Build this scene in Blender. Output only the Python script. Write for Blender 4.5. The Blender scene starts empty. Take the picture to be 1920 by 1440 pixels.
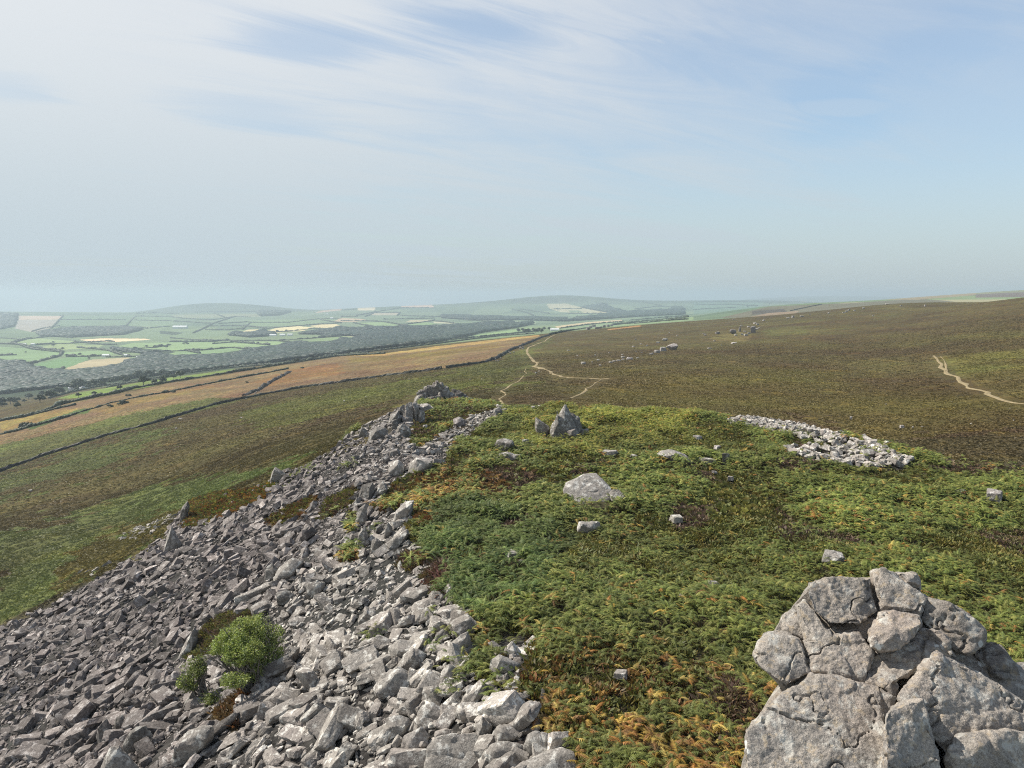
import bpy, bmesh, math, random
import numpy as np
from mathutils import Vector

rng = np.random.default_rng(7)
random.seed(7)
scene = bpy.context.scene
LINK = scene.collection.objects.link
R = math.radians

# ------------------------------------------------------------------ camera
F = 1442.0                       # focal length in pixels of the 1920 x 1440 photograph
PITCH = math.atan(170 / F)       # the camera looks slightly down; its eye level is z = 0
CP, SP = math.cos(PITCH), math.sin(PITCH)
cd = bpy.data.cameras.new("camera")
cam = bpy.data.objects.new("camera", cd)
LINK(cam)
cd.sensor_width = 36
cd.lens = 36 * F / 1920
cd.clip_start = 0.2
cd.clip_end = 60000
cam.location = (0, 0, 0)
cam.rotation_euler = (math.pi / 2 - PITCH, 0, 0)
scene.camera = cam


def tan_below(v):
    b = (np.asarray(v, float) - 720) / F
    return (SP + b * CP) / (CP - b * SP)


def px(x, y, z):
    """where a world point falls in the survey photograph"""
    d = y * CP - z * SP
    return 960 + F * x / d, 720 - F * (y * SP + z * CP) / d


# ------------------------------------------------------------------ noise
def _hash(ix, iy, iz, s):
    h = (ix.astype(np.int64) * 374761393 + iy.astype(np.int64) * 668265263 + iz.astype(np.int64) * 2147483647 + s * 144269) & 0xFFFFFFFF
    h = ((h ^ (h >> 13)) * 1274126177) & 0xFFFFFFFF
    h = ((h ^ (h >> 16)) * 2246822519) & 0xFFFFFFFF
    return ((h ^ (h >> 15)) & 0xFFFFFF) / float(0xFFFFFF) * 2 - 1


def vnoise(p, s=0):
    p = np.asarray(p, float)
    i = np.floor(p)
    f = p - i
    f = f * f * (3 - 2 * f)
    ix, iy = i[:, 0].astype(np.int64), i[:, 1].astype(np.int64)
    if p.shape[1] == 2:
        z0 = np.zeros_like(ix)
        a = _hash(ix, iy, z0, s); b = _hash(ix + 1, iy, z0, s); c = _hash(ix, iy + 1, z0, s); d = _hash(ix + 1, iy + 1, z0, s)
        return (a * (1 - f[:, 0]) + b * f[:, 0]) * (1 - f[:, 1]) + (c * (1 - f[:, 0]) + d * f[:, 0]) * f[:, 1]
    iz = i[:, 2].astype(np.int64)
    out = 0
    for dx in (0, 1):
        for dy in (0, 1):
            for dz in (0, 1):
                w = (f[:, 0] if dx else 1 - f[:, 0]) * (f[:, 1] if dy else 1 - f[:, 1]) * (f[:, 2] if dz else 1 - f[:, 2])
                out = out + w * _hash(ix + dx, iy + dy, iz + dz, s)
    return out


def fbm(p, octaves=4, s=0, gain=0.5):
    out, a, q = 0, 1.0, np.asarray(p, float)
    for k in range(octaves):
        out = out + a * vnoise(q, s + k * 17)
        q = q * 2.03 + 11.7
        a *= gain
    return out


def smooth(e0, e1, x):
    t = np.clip((x - e0) / (e1 - e0), 0, 1)
    return t * t * (3 - 2 * t)


# ------------------------------------------------------------------ the lie of the land
# columns of (distance, image row) for the moor, the valley and the hills
COLS = {
    -420: [(60, 1330), (90, 1180), (150, 1060), (230, 985), (330, 920), (430, 870), (560, 825), (900, 800), (1300, 745), (1500, 700), (1900, 670), (2600, 640), (3200, 622), (4000, 602), (5500, 581), (7500, 588), (22000, 600)],
    0: [(62, 1185), (75, 1105), (110, 1005), (190, 925), (270, 881), (340, 833), (420, 800), (520, 768), (900, 757), (1300, 712), (1480, 684), (1700, 671), (2300, 642), (3000, 622), (4000, 601), (5500, 582.5), (7500, 588), (8500, 590), (22000, 600)],
    240: [(72, 1050), (100, 988), (180, 882), (290, 808), (350, 777), (430, 748), (520, 729), (950, 719), (1300, 692), (1550, 672), (1700, 664), (2300, 642), (3000, 622), (4100, 601), (5500, 584), (7000, 589), (8500, 588), (22000, 600)],
    480: [(78, 915), (110, 872), (180, 815), (330, 749), (420, 722), (560, 693), (1100, 684), (1500, 664), (1800, 650), (2400, 632), (3200, 611), (4300, 597), (5500, 585), (7000, 588), (8500, 588), (22000, 600)],
    720: [(85, 830), (120, 792), (200, 752), (340, 706), (480, 680), (650, 661), (1250, 653), (1700, 640), (2200, 622), (3000, 606), (4500, 590), (6200, 573), (8500, 585), (22000, 600)],
    960: [(95, 775), (150, 735), (250, 698), (400, 661), (550, 645), (750, 633), (1500, 629), (2200, 615), (3000, 603), (4500, 588), (6500, 563), (8500, 580), (22000, 590)],
    1200: [(95, 772), (150, 729), (250, 686), (400, 650), (600, 624), (850, 609), (1800, 606), (3000, 596), (4500, 586), (6800, 562), (9000, 575), (22000, 585)],
    1440: [(85, 800), (150, 733), (250, 680), (400, 636), (600, 605), (780, 591), (1100, 592), (1500, 572), (2500, 580), (4500, 574), (7000, 562), (9000, 566), (14000, 557.5), (22000, 562)],
    1680: [(72, 852), (120, 762), (200, 700), (350, 630), (500, 594), (700, 567), (1000, 574), (1800, 560), (2600, 559), (4000, 572), (9000, 575), (14000, 557), (22000, 562)],
    1920: [(60, 872), (115, 754), (200, 666), (350, 592), (500, 553), (800, 572), (1500, 556), (2500, 541), (4000, 565), (9000, 580), (22000, 590)],
    2400: [(55, 880), (115, 752), (200, 660), (350, 575), (500, 530), (800, 560), (1500, 545), (2500, 535), (4000, 560), (9000, 580), (22000, 590)],
}
_NL, _NA = 700, 360
_L = np.linspace(math.log(30), math.log(24000), _NL)
_A = np.linspace(-1.25, 1.25, _NA)
_us = np.array(sorted(COLS))
_as = (_us - 960) / F / 0.993
_T = np.zeros((len(_us), _NL))
for k, u in enumerate(_us):
    q = np.array(COLS[u], float)
    _T[k] = np.interp(_L, np.log(q[:, 0]), q[:, 1])       # rows, extended flat at both ends
    g = np.exp(-0.5 * (np.arange(-24, 25) / 7.0) ** 2)
    g /= g.sum()
    _T[k] = np.convolve(np.pad(_T[k], 24, mode="edge"), g, "valid")
_Y0 = np.array([COLS[u][0][0] for u in _us], float)


def _cat(xs, ys, x):
    """Catmull-Rom through uneven knots, ys (n, m)"""
    x = np.clip(x, xs[0], xs[-1])
    i = np.clip(np.searchsorted(xs, x) - 1, 0, len(xs) - 2)
    m = np.gradient(ys, xs, axis=0)
    h = (xs[i + 1] - xs[i])
    t = ((x - xs[i]) / h)
    h, t = h[:, None], t[:, None]
    return ((2 * t**3 - 3 * t**2 + 1) * ys[i] + (t**3 - 2 * t**2 + t) * h * m[i] + (-2 * t**3 + 3 * t**2) * ys[i + 1] + (t**3 - t**2) * h * m[i + 1])


_V = _cat(_as, _T, _A)                                     # (NA, NL) image rows
_Y0a = np.interp(_A, _as, _Y0)
_UA = 960 + _A * F * 0.993
for (u0, w, amp, yc, wl) in ((420, 108, 20, 6900, 0.07), (330, 60, 4, 6900, 0.07), (1050, 112, 12, 6700, 0.13), (520, 60, 3, 6900, 0.07)):
    _V -= amp * np.exp(-((_UA[:, None] - u0) / w) ** 2) * np.exp(-((_L[None, :] - math.log(yc)) / wl) ** 2)
_Yg = np.exp(_L)[None, :]
_Ye = np.maximum(_Yg, _Y0a[:, None])
_ZM = -tan_below(_V) * _Yg
for k in range(_NA):
    j = np.searchsorted(_L, math.log(_Y0a[k]))
    _ZM[k, :j] = _ZM[k, j]
# soften the joint between the flat near end and the slope
for _ in range(3):
    _ZM[1:-1] = 0.25 * _ZM[:-2] + 0.5 * _ZM[1:-1] + 0.25 * _ZM[2:]

XE = np.array([(-20, 6), (8, 3.4), (15, 1.6), (20, 0.3), (26.5, -1.6), (32, -3.2), (38, -5), (44, -6.4), (48.7, -7.8), (55, -9.6), (62, -11), (75, -12), (92, -11), (110, -8), (140, -8)], float)
YE = np.array([(-60, 96), (-10, 96), (-3, 88), (2, 82), (10, 79), (20, 75), (29, 60), (40, 48), (70, 42)], float)


def softplus(x, k):
    return k * np.logaddexp(0, x / k)


def base_height(x, y):
    x = np.asarray(x, float); y = np.asarray(y, float)
    yy = np.maximum(y, 30.5)
    a = np.clip(x / yy, -1.24, 1.24)
    fa = (a + 1.25) / 2.5 * (_NA - 1)
    fl = np.clip((np.log(yy) - _L[0]) / (_L[-1] - _L[0]) * (_NL - 1), 0, _NL - 1.001)
    ia, il = np.clip(fa.astype(int), 0, _NA - 2), fl.astype(int)
    ta, tl = fa - ia, fl - il
    m = (_ZM[ia, il] * (1 - ta) + _ZM[ia + 1, il] * ta) * (1 - tl) + (_ZM[ia, il + 1] * (1 - ta) + _ZM[ia + 1, il + 1] * ta) * tl
    near = y < 160
    out = m.copy()
    if near.any():
        xn, yn = x[near], y[near]
        p2 = np.stack([xn, yn], 1)
        plat = -12 + 0.35 * fbm(p2 / 9.0, 2, 5) + 0.12 * fbm(p2 / 2.5, 2, 9)
        plat = plat - 0.9 * smooth(78, 90, yn) + 0.5 * np.exp(-(((xn - 4) / 7) ** 2 + ((yn - 66) / 9) ** 2))
        plat = plat + 2.2 * np.exp(-(((xn - 7.5) / 4.0) ** 2 + ((yn - 9) / 5.0) ** 2))
        plat = plat - 0.35 * smooth(14, 30, xn) * smooth(60, 30, yn)
        e = np.interp(yn, XE[:, 0], XE[:, 1]) + 0.8 * fbm(p2 / 6.0, 2, 31)
        mesa = plat - 0.49 * softplus(e - xn, 0.7)
        mesa = mesa - 0.34 * softplus(yn - np.interp(xn, YE[:, 0], YE[:, 1]) , 1.2)
        k = 0.45
        mm = m[near]
        hi = np.maximum(mesa, mm)
        out[near] = hi + k * np.log(np.exp((mesa - hi) / k) + np.exp((mm - hi) / k))
    return out


def hit(u, v, ymin=12.0, ymax=20000.0):
    """first ground point seen through pixels (u, v)"""
    u = np.atleast_1d(np.asarray(u, float)); v = np.atleast_1d(np.asarray(v, float))
    u, v = np.broadcast_arrays(u, v)
    b = (v - 720) / F
    dy = CP - b * SP
    dx = (u - 960) / F / dy
    dz = (-SP - b * CP) / dy
    ys = np.exp(np.linspace(math.log(ymin), math.log(ymax), 900))
    lo = np.full(u.shape, ymin); hi = np.full(u.shape, ymax)
    done = np.zeros(u.shape, bool)
    prev = ymin
    for yk in ys:
        m = ~done
        if not m.any():
            break
        below = dz[m] * yk <= base_height(dx[m] * yk, np.full(m.sum(), yk))
        idx = np.where(m)[0][below]
        lo[idx] = prev; hi[idx] = yk; done[idx] = True
        prev = yk
    for _ in range(18):
        mid = (lo + hi) / 2
        bel = dz * mid <= base_height(dx * mid, mid)
        hi = np.where(bel, mid, hi); lo = np.where(bel, lo, mid)
    y = (lo + hi) / 2
    return np.stack([dx * y, y, base_height(dx * y, y)], -1), done


def inpoly(U, V, poly):
    poly = np.asarray(poly, float)
    r = np.zeros(U.shape, bool)
    x0, y0 = poly.min(0); x1, y1 = poly.max(0)
    k = np.where((U >= x0) & (U <= x1) & (V >= y0) & (V <= y1))[0]
    if len(k) == 0:
        return r
    u, v = U[k], V[k]
    c = np.zeros(len(k), bool)
    n = len(poly)
    for i in range(n):
        (xa, ya), (xb, yb) = poly[i], poly[(i + 1) % n]
        if ya == yb:
            continue
        cross = ((ya > v) != (yb > v)) & (u < (xb - xa) * (v - ya) / (yb - ya) + xa)
        c ^= cross
    r[k] = c
    return r


def dens(poly, step=8.0):
    out = []
    for (a, b) in zip(poly[:-1], poly[1:]):
        n = max(1, int(math.hypot(b[0] - a[0], b[1] - a[1]) / step))
        for k in range(n):
            out.append((a[0] + (b[0] - a[0]) * k / n, a[1] + (b[1] - a[1]) * k / n))
    out.append(poly[-1])
    return np.array(out, float)


# ------------------------------------------------------------------ objects, names, labels
def tag(o, label=None, cat=None, group=None, kind=None):
    if label: o["label"] = label
    if cat: o["category"] = cat
    if group: o["group"] = group
    if kind: o["kind"] = kind
    return o


def mesh_np(name, V, Fs, mat=None, col=None, smooth_shade=False, sharp=None):
    V = np.asarray(V, np.float32)
    me = bpy.data.meshes.new(name)
    if not isinstance(Fs, (list, tuple)):
        Fs = [Fs]
    Fs = [np.asarray(f, np.int32) for f in Fs if len(f)]
    loops = np.concatenate([f.ravel() for f in Fs])
    tot = np.concatenate([np.full(len(f), f.shape[1], np.int32) for f in Fs])
    st = np.concatenate([[0], np.cumsum(tot)[:-1]]).astype(np.int32)
    me.vertices.add(len(V)); me.vertices.foreach_set("co", V.ravel())
    me.loops.add(len(loops)); me.loops.foreach_set("vertex_index", loops)
    me.polygons.add(len(tot)); me.polygons.foreach_set("loop_start", st); me.polygons.foreach_set("loop_total", tot)
    me.update(calc_edges=True)
    if col is not None:
        col = np.asarray(col, np.float32)
        if col.ndim == 1:
            col = np.tile(col, (len(V), 1))
        c4 = np.ones((len(V), 4), np.float32); c4[:, :3] = col[:, :3]
        at = me.color_attributes.new("Col", "FLOAT_COLOR", "POINT")
        at.data.foreach_set("color", c4.ravel())
    me.polygons.foreach_set("use_smooth", np.full(len(tot), bool(smooth_shade or sharp)))
    if sharp:
        me.set_sharp_from_angle(angle=R(sharp))
    if mat:
        me.materials.append(mat)
    me.validate(verbose=False)
    return me


def obj(name, me, parent=None, loc=None):
    o = bpy.data.objects.new(name, me)
    LINK(o)
    if parent: o.parent = parent
    if loc is not None: o.location = [float(q) for q in loc]
    return o


def empty(name, loc):
    o = bpy.data.objects.new(name, None)
    LINK(o)
    o.empty_display_size = 0.3
    o.location = [float(q) for q in loc]
    return o


def bake(templates, idx, pos, rot, scl, col=None):
    """many copies of small meshes as one set of arrays; rot (n,3,3), scl (n,3), col (n,3); templates (V, F[, tint])"""
    Vs, Fs, Cs, off = [], [], [], 0
    for t, tp in enumerate(templates):
        V, Fc = tp[0], tp[1]
        k = np.where(idx == t)[0]
        if len(k) == 0:
            continue
        P = V[None] * scl[k][:, None, :]
        P = np.einsum("nij,nvj->nvi", rot[k], P) + pos[k][:, None, :]
        n, nv = len(k), len(V)
        Vs.append(P.reshape(-1, 3))
        Fs.append((Fc[None] + (off + np.arange(n) * nv)[:, None, None]).reshape(-1, Fc.shape[1]))
        if col is not None:
            c = np.repeat(col[k], nv, 0)
            if len(tp) > 2:
                c = c * np.tile(tp[2], (n, 1))
            Cs.append(c)
        off += n * nv
    return np.concatenate(Vs), np.concatenate(Fs), (np.concatenate(Cs) if Cs else None)


def rot_z(a):
    c, s, z = np.cos(a), np.sin(a), np.zeros_like(a)
    return np.stack([np.stack([c, -s, z], -1), np.stack([s, c, z], -1), np.stack([z, z, z + 1], -1)], -2)


def rot_frame(nrm, yaw):
    """z axis along nrm, spun by yaw"""
    n = nrm / np.linalg.norm(nrm, axis=1, keepdims=True)
    h = np.tile(np.array([1.0, 0, 0]), (len(n), 1))
    bad = np.abs(n[:, 0]) > 0.95
    h[bad] = (0, 1, 0)
    t = np.cross(np.cross(n, h), n); t /= np.linalg.norm(t, axis=1, keepdims=True)
    b = np.cross(n, t)
    c, s = np.cos(yaw)[:, None], np.sin(yaw)[:, None]
    return np.stack([t * c + b * s, -t * s + b * c, n], -1)


def ground_normal(x, y, e=0.8):
    dx = (base_height(x + e, y) - base_height(x - e, y)) / (2 * e)
    dy = (base_height(x, y + e) - base_height(x, y - e)) / (2 * e)
    n = np.stack([-dx, -dy, np.ones_like(dx)], -1)
    return n / np.linalg.norm(n, axis=1, keepdims=True)


# ------------------------------------------------------------------ materials
class NT:
    def __init__(self, name):
        self.m = bpy.data.materials.new(name)
        self.m.use_nodes = True
        self.t = self.m.node_tree
        self.t.nodes.clear()
        self.out = self.n("ShaderNodeOutputMaterial")
        self.pos = self.n("ShaderNodeNewGeometry").outputs["Position"]

    def n(self, typ, **kw):
        nd = self.t.nodes.new(typ)
        for k, v in kw.items():
            setattr(nd, k, v)
        return nd

    def l(self, a, b):
        self.t.links.new(a, b)

    def noise(self, scale, detail=4, rough=0.6, vec=None, dist=0.0):
        nd = self.n("ShaderNodeTexNoise")
        nd.inputs["Scale"].default_value = scale
        nd.inputs["Detail"].default_value = detail
        nd.inputs["Roughness"].default_value = rough
        nd.inputs["Distortion"].default_value = dist
        self.l(vec if vec is not None else self.pos, nd.inputs["Vector"])
        return nd.outputs["Fac"]

    def map(self, f, a, b, c=0.0, d=1.0):
        nd = self.n("ShaderNodeMapRange")
        for k, q in zip(("From Min", "From Max", "To Min", "To Max"), (a, b, c, d)):
            nd.inputs[k].default_value = q
        self.l(f, nd.inputs["Value"])
        return nd.outputs["Result"]

    def mix(self, f, a, b, mode="MIX"):
        nd = self.n("ShaderNodeMix", data_type="RGBA", blend_type=mode)
        if isinstance(f, float): nd.inputs["Factor"].default_value = f
        else: self.l(f, nd.inputs["Factor"])
        for q, key in ((a, 6), (b, 7)):
            if isinstance(q, tuple): nd.inputs[key].default_value = (*q, 1)
            else: self.l(q, nd.inputs[key])
        return nd.outputs[2]

    def scale(self, colr, f):
        nd = self.n("ShaderNodeVectorMath", operation="SCALE")
        self.l(colr, nd.inputs[0])
        if isinstance(f, float): nd.inputs["Scale"].default_value = f
        else: self.l(f, nd.inputs["Scale"])
        return nd.outputs[0]

    def math(self, op, a, b):
        nd = self.n("ShaderNodeMath", operation=op)
        for k, q in enumerate((a, b)):
            if isinstance(q, (int, float)): nd.inputs[k].default_value = q
            else: self.l(q, nd.inputs[k])
        return nd.outputs[0]

    def attr(self, name="Col"):
        return self.n("ShaderNodeAttribute", attribute_name=name).outputs["Color"]

    def bsdf(self, colr, rough=0.9, height=None, bump=0.5, dist=0.1, spec=0.2, transl=0.0):
        p = self.n("ShaderNodeBsdfPrincipled")
        if isinstance(colr, tuple): p.inputs["Base Color"].default_value = (*colr, 1)
        else: self.l(colr, p.inputs["Base Color"])
        if isinstance(rough, float): p.inputs["Roughness"].default_value = rough
        else: self.l(rough, p.inputs["Roughness"])
        p.inputs["Specular IOR Level"].default_value = spec
        if height is not None:
            b = self.n("ShaderNodeBump")
            b.inputs["Strength"].default_value = bump
            b.inputs["Distance"].default_value = dist
            self.l(height, b.inputs["Height"])
            self.l(b.outputs[0], p.inputs["Normal"])
        sh = p.outputs[0]
        if transl > 0:
            tr = self.n("ShaderNodeBsdfTranslucent")
            if isinstance(colr, tuple): tr.inputs[0].default_value = (*colr, 1)
            else: self.l(colr, tr.inputs[0])
            mx = self.n("ShaderNodeMixShader")
            mx.inputs[0].default_value = transl
            self.l(sh, mx.inputs[1]); self.l(tr.outputs[0], mx.inputs[2])
            sh = mx.outputs[0]
        self.l(sh, self.out.inputs["Surface"])
        return self.m


def make_rock_mat(name, warm, near):
    t = NT(name)
    base = t.mix(t.map(t.noise(1.3, 3), 0.35, 0.65), (0.20, 0.182, 0.162), (0.29, 0.255, 0.215) if warm else (0.275, 0.255, 0.228))
    base = t.mix(t.map(t.noise(0.45, 2), 0.5, 0.7, 0, 0.5), base, (0.25, 0.19, 0.15) if warm else (0.20, 0.170, 0.160))
    # mineral grain
    g = t.noise(26.0 if near else 14.0, 3, 0.7)
    base = t.scale(base, t.map(g, 0.3, 0.7, 0.62, 1.38))
    if near:
        base = t.scale(base, t.map(t.noise(75.0, 3, 0.75), 0.3, 0.7, 0.58, 1.55))
    # dark and white lichen
    dk = t.map(t.noise(5.0, 5, 0.7), 0.56, 0.66, 0, 0.6)
    base = t.mix(dk, base, (0.085, 0.08, 0.075))
    w1 = t.map(t.noise(3.1, 6, 0.72), 0.535 if near else 0.53, 0.62 if near else 0.6, 0, 0.8)
    base = t.mix(w1, base, (0.47, 0.45, 0.40) if near else (0.56, 0.545, 0.50))
    if near:
        ye = t.map(t.noise(7.0, 4, 0.7, dist=0.4), 0.55, 0.64, 0, 0.5)
        base = t.mix(ye, base, (0.40, 0.31, 0.20))
        vo = t.n("ShaderNodeTexVoronoi", feature="F1")
        vo.inputs["Scale"].default_value = 1.6
        t.l(t.pos, vo.inputs["Vector"])
        spot = t.map(t.math("ADD", vo.outputs["Distance"], t.map(t.noise(18.0, 3), 0, 1, -0.06, 0.06)), 0.085, 0.11, 0.85, 0.0)
        base = t.mix(spot, base, (0.62, 0.61, 0.56))
    oi = t.n("ShaderNodeObjectInfo")
    base = t.mix(1.0, base, t.attr(), "MULTIPLY")
    base = t.mix(1.0, base, oi.outputs["Color"], "MULTIPLY")
    h = t.math("ADD", t.math("MULTIPLY", t.noise(3.0, 8, 0.65), 1.0), t.math("MULTIPLY", t.noise(22.0, 4, 0.7), 0.35))
    return t.bsdf(base, 0.92, h, 0.75, 0.12 if near else 0.10, 0.25)


MAT_ROCK = make_rock_mat("weathered_rock", False, False)
MAT_TOR = make_rock_mat("tor_rock", True, True)


def make_ground_mat():
    t = NT("moor_ground")
    c = t.attr()
    big = t.map(t.noise(0.035, 4, 0.55), 0.3, 0.7, 0.78, 1.22)
    mid = t.map(t.noise(0.45, 4, 0.6), 0.3, 0.7, 0.62, 1.38)
    fine = t.map(t.noise(2.6, 3, 0.65), 0.32, 0.68, 0.55, 1.45)
    c = t.scale(c, big); c = t.scale(c, mid); c = t.scale(c, fine)
    tint = t.mix(t.map(t.noise(0.09, 5, 0.65), 0.35, 0.65), (1.06, 0.97, 0.95), (0.94, 1.04, 0.98))
    c = t.mix(1.0, c, tint, "MULTIPLY")
    h = t.math("ADD", t.noise(1.1, 4, 0.6), t.math("MULTIPLY", t.noise(4.0, 3), 0.4))
    return t.bsdf(c, 0.95, h, 0.9, 0.5, 0.1)


def make_far_mat():
    t = NT("far_ground")
    c = t.attr()
    c = t.scale(c, t.map(t.noise(0.012, 5, 0.6), 0.3, 0.7, 0.86, 1.14))
    c = t.scale(c, t.map(t.noise(0.12, 3, 0.6), 0.3, 0.7, 0.9, 1.1))
    return t.bsdf(c, 0.95, None, spec=0.1)


def leaf_mat(name, transl=0.3, nscale=0.6, amt=0.25):
    t = NT(name)
    c = t.scale(t.attr(), t.map(t.noise(nscale, 3), 0.3, 0.7, 1 - amt, 1 + amt))
    return t.bsdf(c, 0.6, None, spec=0.3, transl=transl)


MAT_GROUND = make_ground_mat()
MAT_FAR = make_far_mat()
MAT_LEAF = leaf_mat("bracken_leaf")
MAT_TUFT = leaf_mat("moor_plants", 0.25, 0.6, 0.14)
MAT_TREE = leaf_mat("tree_leaf", 0.2, 0.3)
tb = NT("bark"); MAT_BARK = tb.bsdf(tb.mix(tb.noise(6.0), (0.10, 0.085, 0.07), (0.22, 0.2, 0.17)), 0.9, tb.noise(12.0), 0.5, 0.02)
tp = NT("trodden_path"); MAT_PATH = tp.bsdf(tp.mix(tp.map(tp.noise(1.5, 5), 0.35, 0.65), (0.17, 0.132, 0.068), (0.30, 0.235, 0.13)), 0.95, tp.noise(3.0), 0.4, 0.1)
tw = NT("white_render"); MAT_WHITE = tw.bsdf(tw.mix(tw.noise(0.8), (0.62, 0.62, 0.60), (0.8, 0.8, 0.78)), 0.8)
tr_ = NT("grey_roofing"); MAT_ROOF = tr_.bsdf(tr_.mix(tr_.noise(0.6), (0.35, 0.36, 0.38), (0.6, 0.61, 0.62)), 0.6)

# ------------------------------------------------------------------ what grows where (outlines surveyed on the photograph)
SCREE = [(-300, 1300), (-60, 1215), (0, 1180), (60, 1150), (130, 1115), (200, 1075), (240, 1050), (310, 1005), (340, 960), (400, 955), (480, 930), (520, 890), (560, 880), (620, 845), (680, 800), (740, 765), (780, 735), (800, 740), (770, 790), (775, 830), (840, 800), (860, 785), (930, 765), (950, 775), (920, 795), (850, 835), (830, 870), (790, 880), (740, 905), (720, 930), (690, 960), (775, 940), (770, 1000), (790, 1050), (830, 1080), (850, 1130), (880, 1180), (890, 1215), (880, 1260), (940, 1300), (1000, 1330), (1010, 1380), (1060, 1400), (1085, 1440), (1090, 1640), (-300, 1640)]
SCREE_B = [(915, 1260), (940, 1195), (1000, 1200), (1000, 1245), (965, 1300), (1010, 1330), (960, 1350), (900, 1300)]
BANK = [(1352, 792), (1400, 786), (1440, 789), (1500, 800), (1560, 818), (1640, 836), (1712, 868), (1690, 882), (1600, 880), (1480, 856), (1466, 843), (1560, 841), (1500, 822), (1400, 802)]
SPILL = [(215, 1010), (255, 990), (320, 965), (330, 975), (290, 1000), (240, 1018)]
SPILL2 = [(150, 1075), (210, 1050), (205, 1062), (165, 1085)]
CRESTSTONES = [(880, 752), (905, 748), (950, 760), (945, 768), (900, 762)]
V_MOSS = [(345, 1232), (380, 1180), (420, 1150), (475, 1148), (470, 1190), (430, 1230), (375, 1242)]
V_RUST = [(395, 1345), (425, 1315), (470, 1285), (485, 1290), (455, 1330), (445, 1370), (400, 1365)]
V_ORANGE = [(346, 990), (355, 940), (400, 925), (470, 918), (520, 903), (505, 930), (440, 962), (390, 985)]
V_RUST2 = [(495, 975), (540, 950), (580, 935), (602, 930), (560, 975), (510, 988)]
V_BROWN = [(590, 978), (620, 935), (668, 914), (662, 945), (625, 968)]
V_PATCH = [(630, 1055), (655, 1020), (675, 1028), (668, 1056)]
V_PATCH2 = [(645, 1000), (660, 955), (672, 968), (660, 1005)]
V_MAROON = [(788, 1078), (820, 1062), (852, 1058), (846, 1120), (822, 1122)]
V_MAROON2 = [(742, 1062), (760, 1038), (795, 1040), (800, 1060), (775, 1072)]
V_CRAG = [(772, 822), (782, 790), (800, 765), (830, 742), (870, 748), (905, 752), (935, 766), (880, 782), (855, 795), (790, 838), (768, 835)]
V_CRAGBROWN = [(835, 742), (850, 728), (890, 748), (905, 756), (860, 760)]
V_SPUR = [(720, 930), (745, 905), (790, 880), (830, 870), (900, 842), (880, 880), (820, 900), (790, 930), (740, 960), (705, 965)]
PATCHES = [V_MOSS, V_RUST, V_ORANGE, V_RUST2, V_BROWN, V_PATCH, V_PATCH2, V_MAROON, V_MAROON2, V_CRAG]
B_DARK = [(770, 985), (830, 945), (900, 950), (1000, 960), (1045, 1010), (1040, 1070), (990, 1120), (880, 1180), (850, 1120), (795, 1040)]
B_BRIGHT = [(950, 775), (1100, 765), (1250, 770), (1350, 800), (1370, 840), (1200, 830), (1100, 850), (960, 830)]
B_ORANGE = [(700, 960), (745, 905), (830, 880), (950, 885), (960, 925), (860, 940), (790, 965), (770, 1010), (740, 960)]
H_BROWN = [(860, 885), (930, 870), (1010, 880), (1000, 930), (920, 925)]
H_BROWN2 = [(955, 970), (975, 955), (1010, 965), (1000, 985), (960, 985)]
H_BROWN3 = [(1255, 960), (1290, 940), (1350, 955), (1330, 985), (1270, 985)]
H_BROWN4 = [(1330, 1310), (1400, 1290), (1420, 1370), (1340, 1360)]
H_BROWN5 = [(1440, 865), (1500, 850), (1600, 870), (1580, 885), (1460, 880)]
H_RIGHT = [(1700, 872), (1740, 860), (1960, 862), (1960, 905), (1850, 900), (1760, 895)]
H_BROWN6 = [(885, 1150), (915, 1135), (930, 1150), (900, 1170)]
B_YELLOW = [(900, 1290), (1010, 1200), (1200, 1220), (1380, 1240), (1410, 1330), (1400, 1640), (1080, 1640), (1060, 1400)]
HEATHERS = [H_BROWN, H_BROWN2, H_BROWN3, H_BROWN4, H_BROWN5, H_RIGHT, H_BROWN6, V_MAROON, V_MAROON2, V_CRAGBROWN]

WALL_MAIN = [(-60, 905), (0, 885), (67, 860), (200, 817), (277, 797), (400, 760), (450, 749), (500, 739), (567, 727), (640, 717), (723, 705), (828, 692)]
WALL_MAIN2 = [(836, 691), (907, 680), (930, 673), (957, 657), (990, 644), (1013, 634), (1030, 629)]
WALL_SIDE = [(458, 742), (483, 733), (513, 714), (545, 697)]

PATHS = [
    ([(1040, 628), (1032, 632), (1020, 640), (1000, 648), (992, 651), (988, 657), (990, 663), (993, 670), (998, 676), (1010, 680), (1004, 685), (1000, 687), (1012, 690), (1024, 692), (1032, 697), (1040, 703), (1050, 707), (1075, 709), (1105, 709), (1125, 711), (1140, 710)], 2.0),
    ([(1128, 711), (1118, 718), (1108, 726), (1090, 738), (1073, 747)], 0.8),
    ([(986, 690), (984, 697), (988, 700), (980, 707), (972, 714), (958, 722), (940, 733), (947, 741), (938, 748), (945, 758)], 0.7),
    ([(1752, 667), (1757, 671), (1760, 678), (1764, 683), (1771, 694), (1775, 700), (1790, 708), (1805, 717), (1820, 727), (1840, 733), (1860, 740), (1875, 747), (1890, 752), (1915, 757), (1990, 762)], 1.3),
    ([(1764, 669), (1772, 680), (1776, 690), (1775, 699)], 0.8),
]

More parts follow.
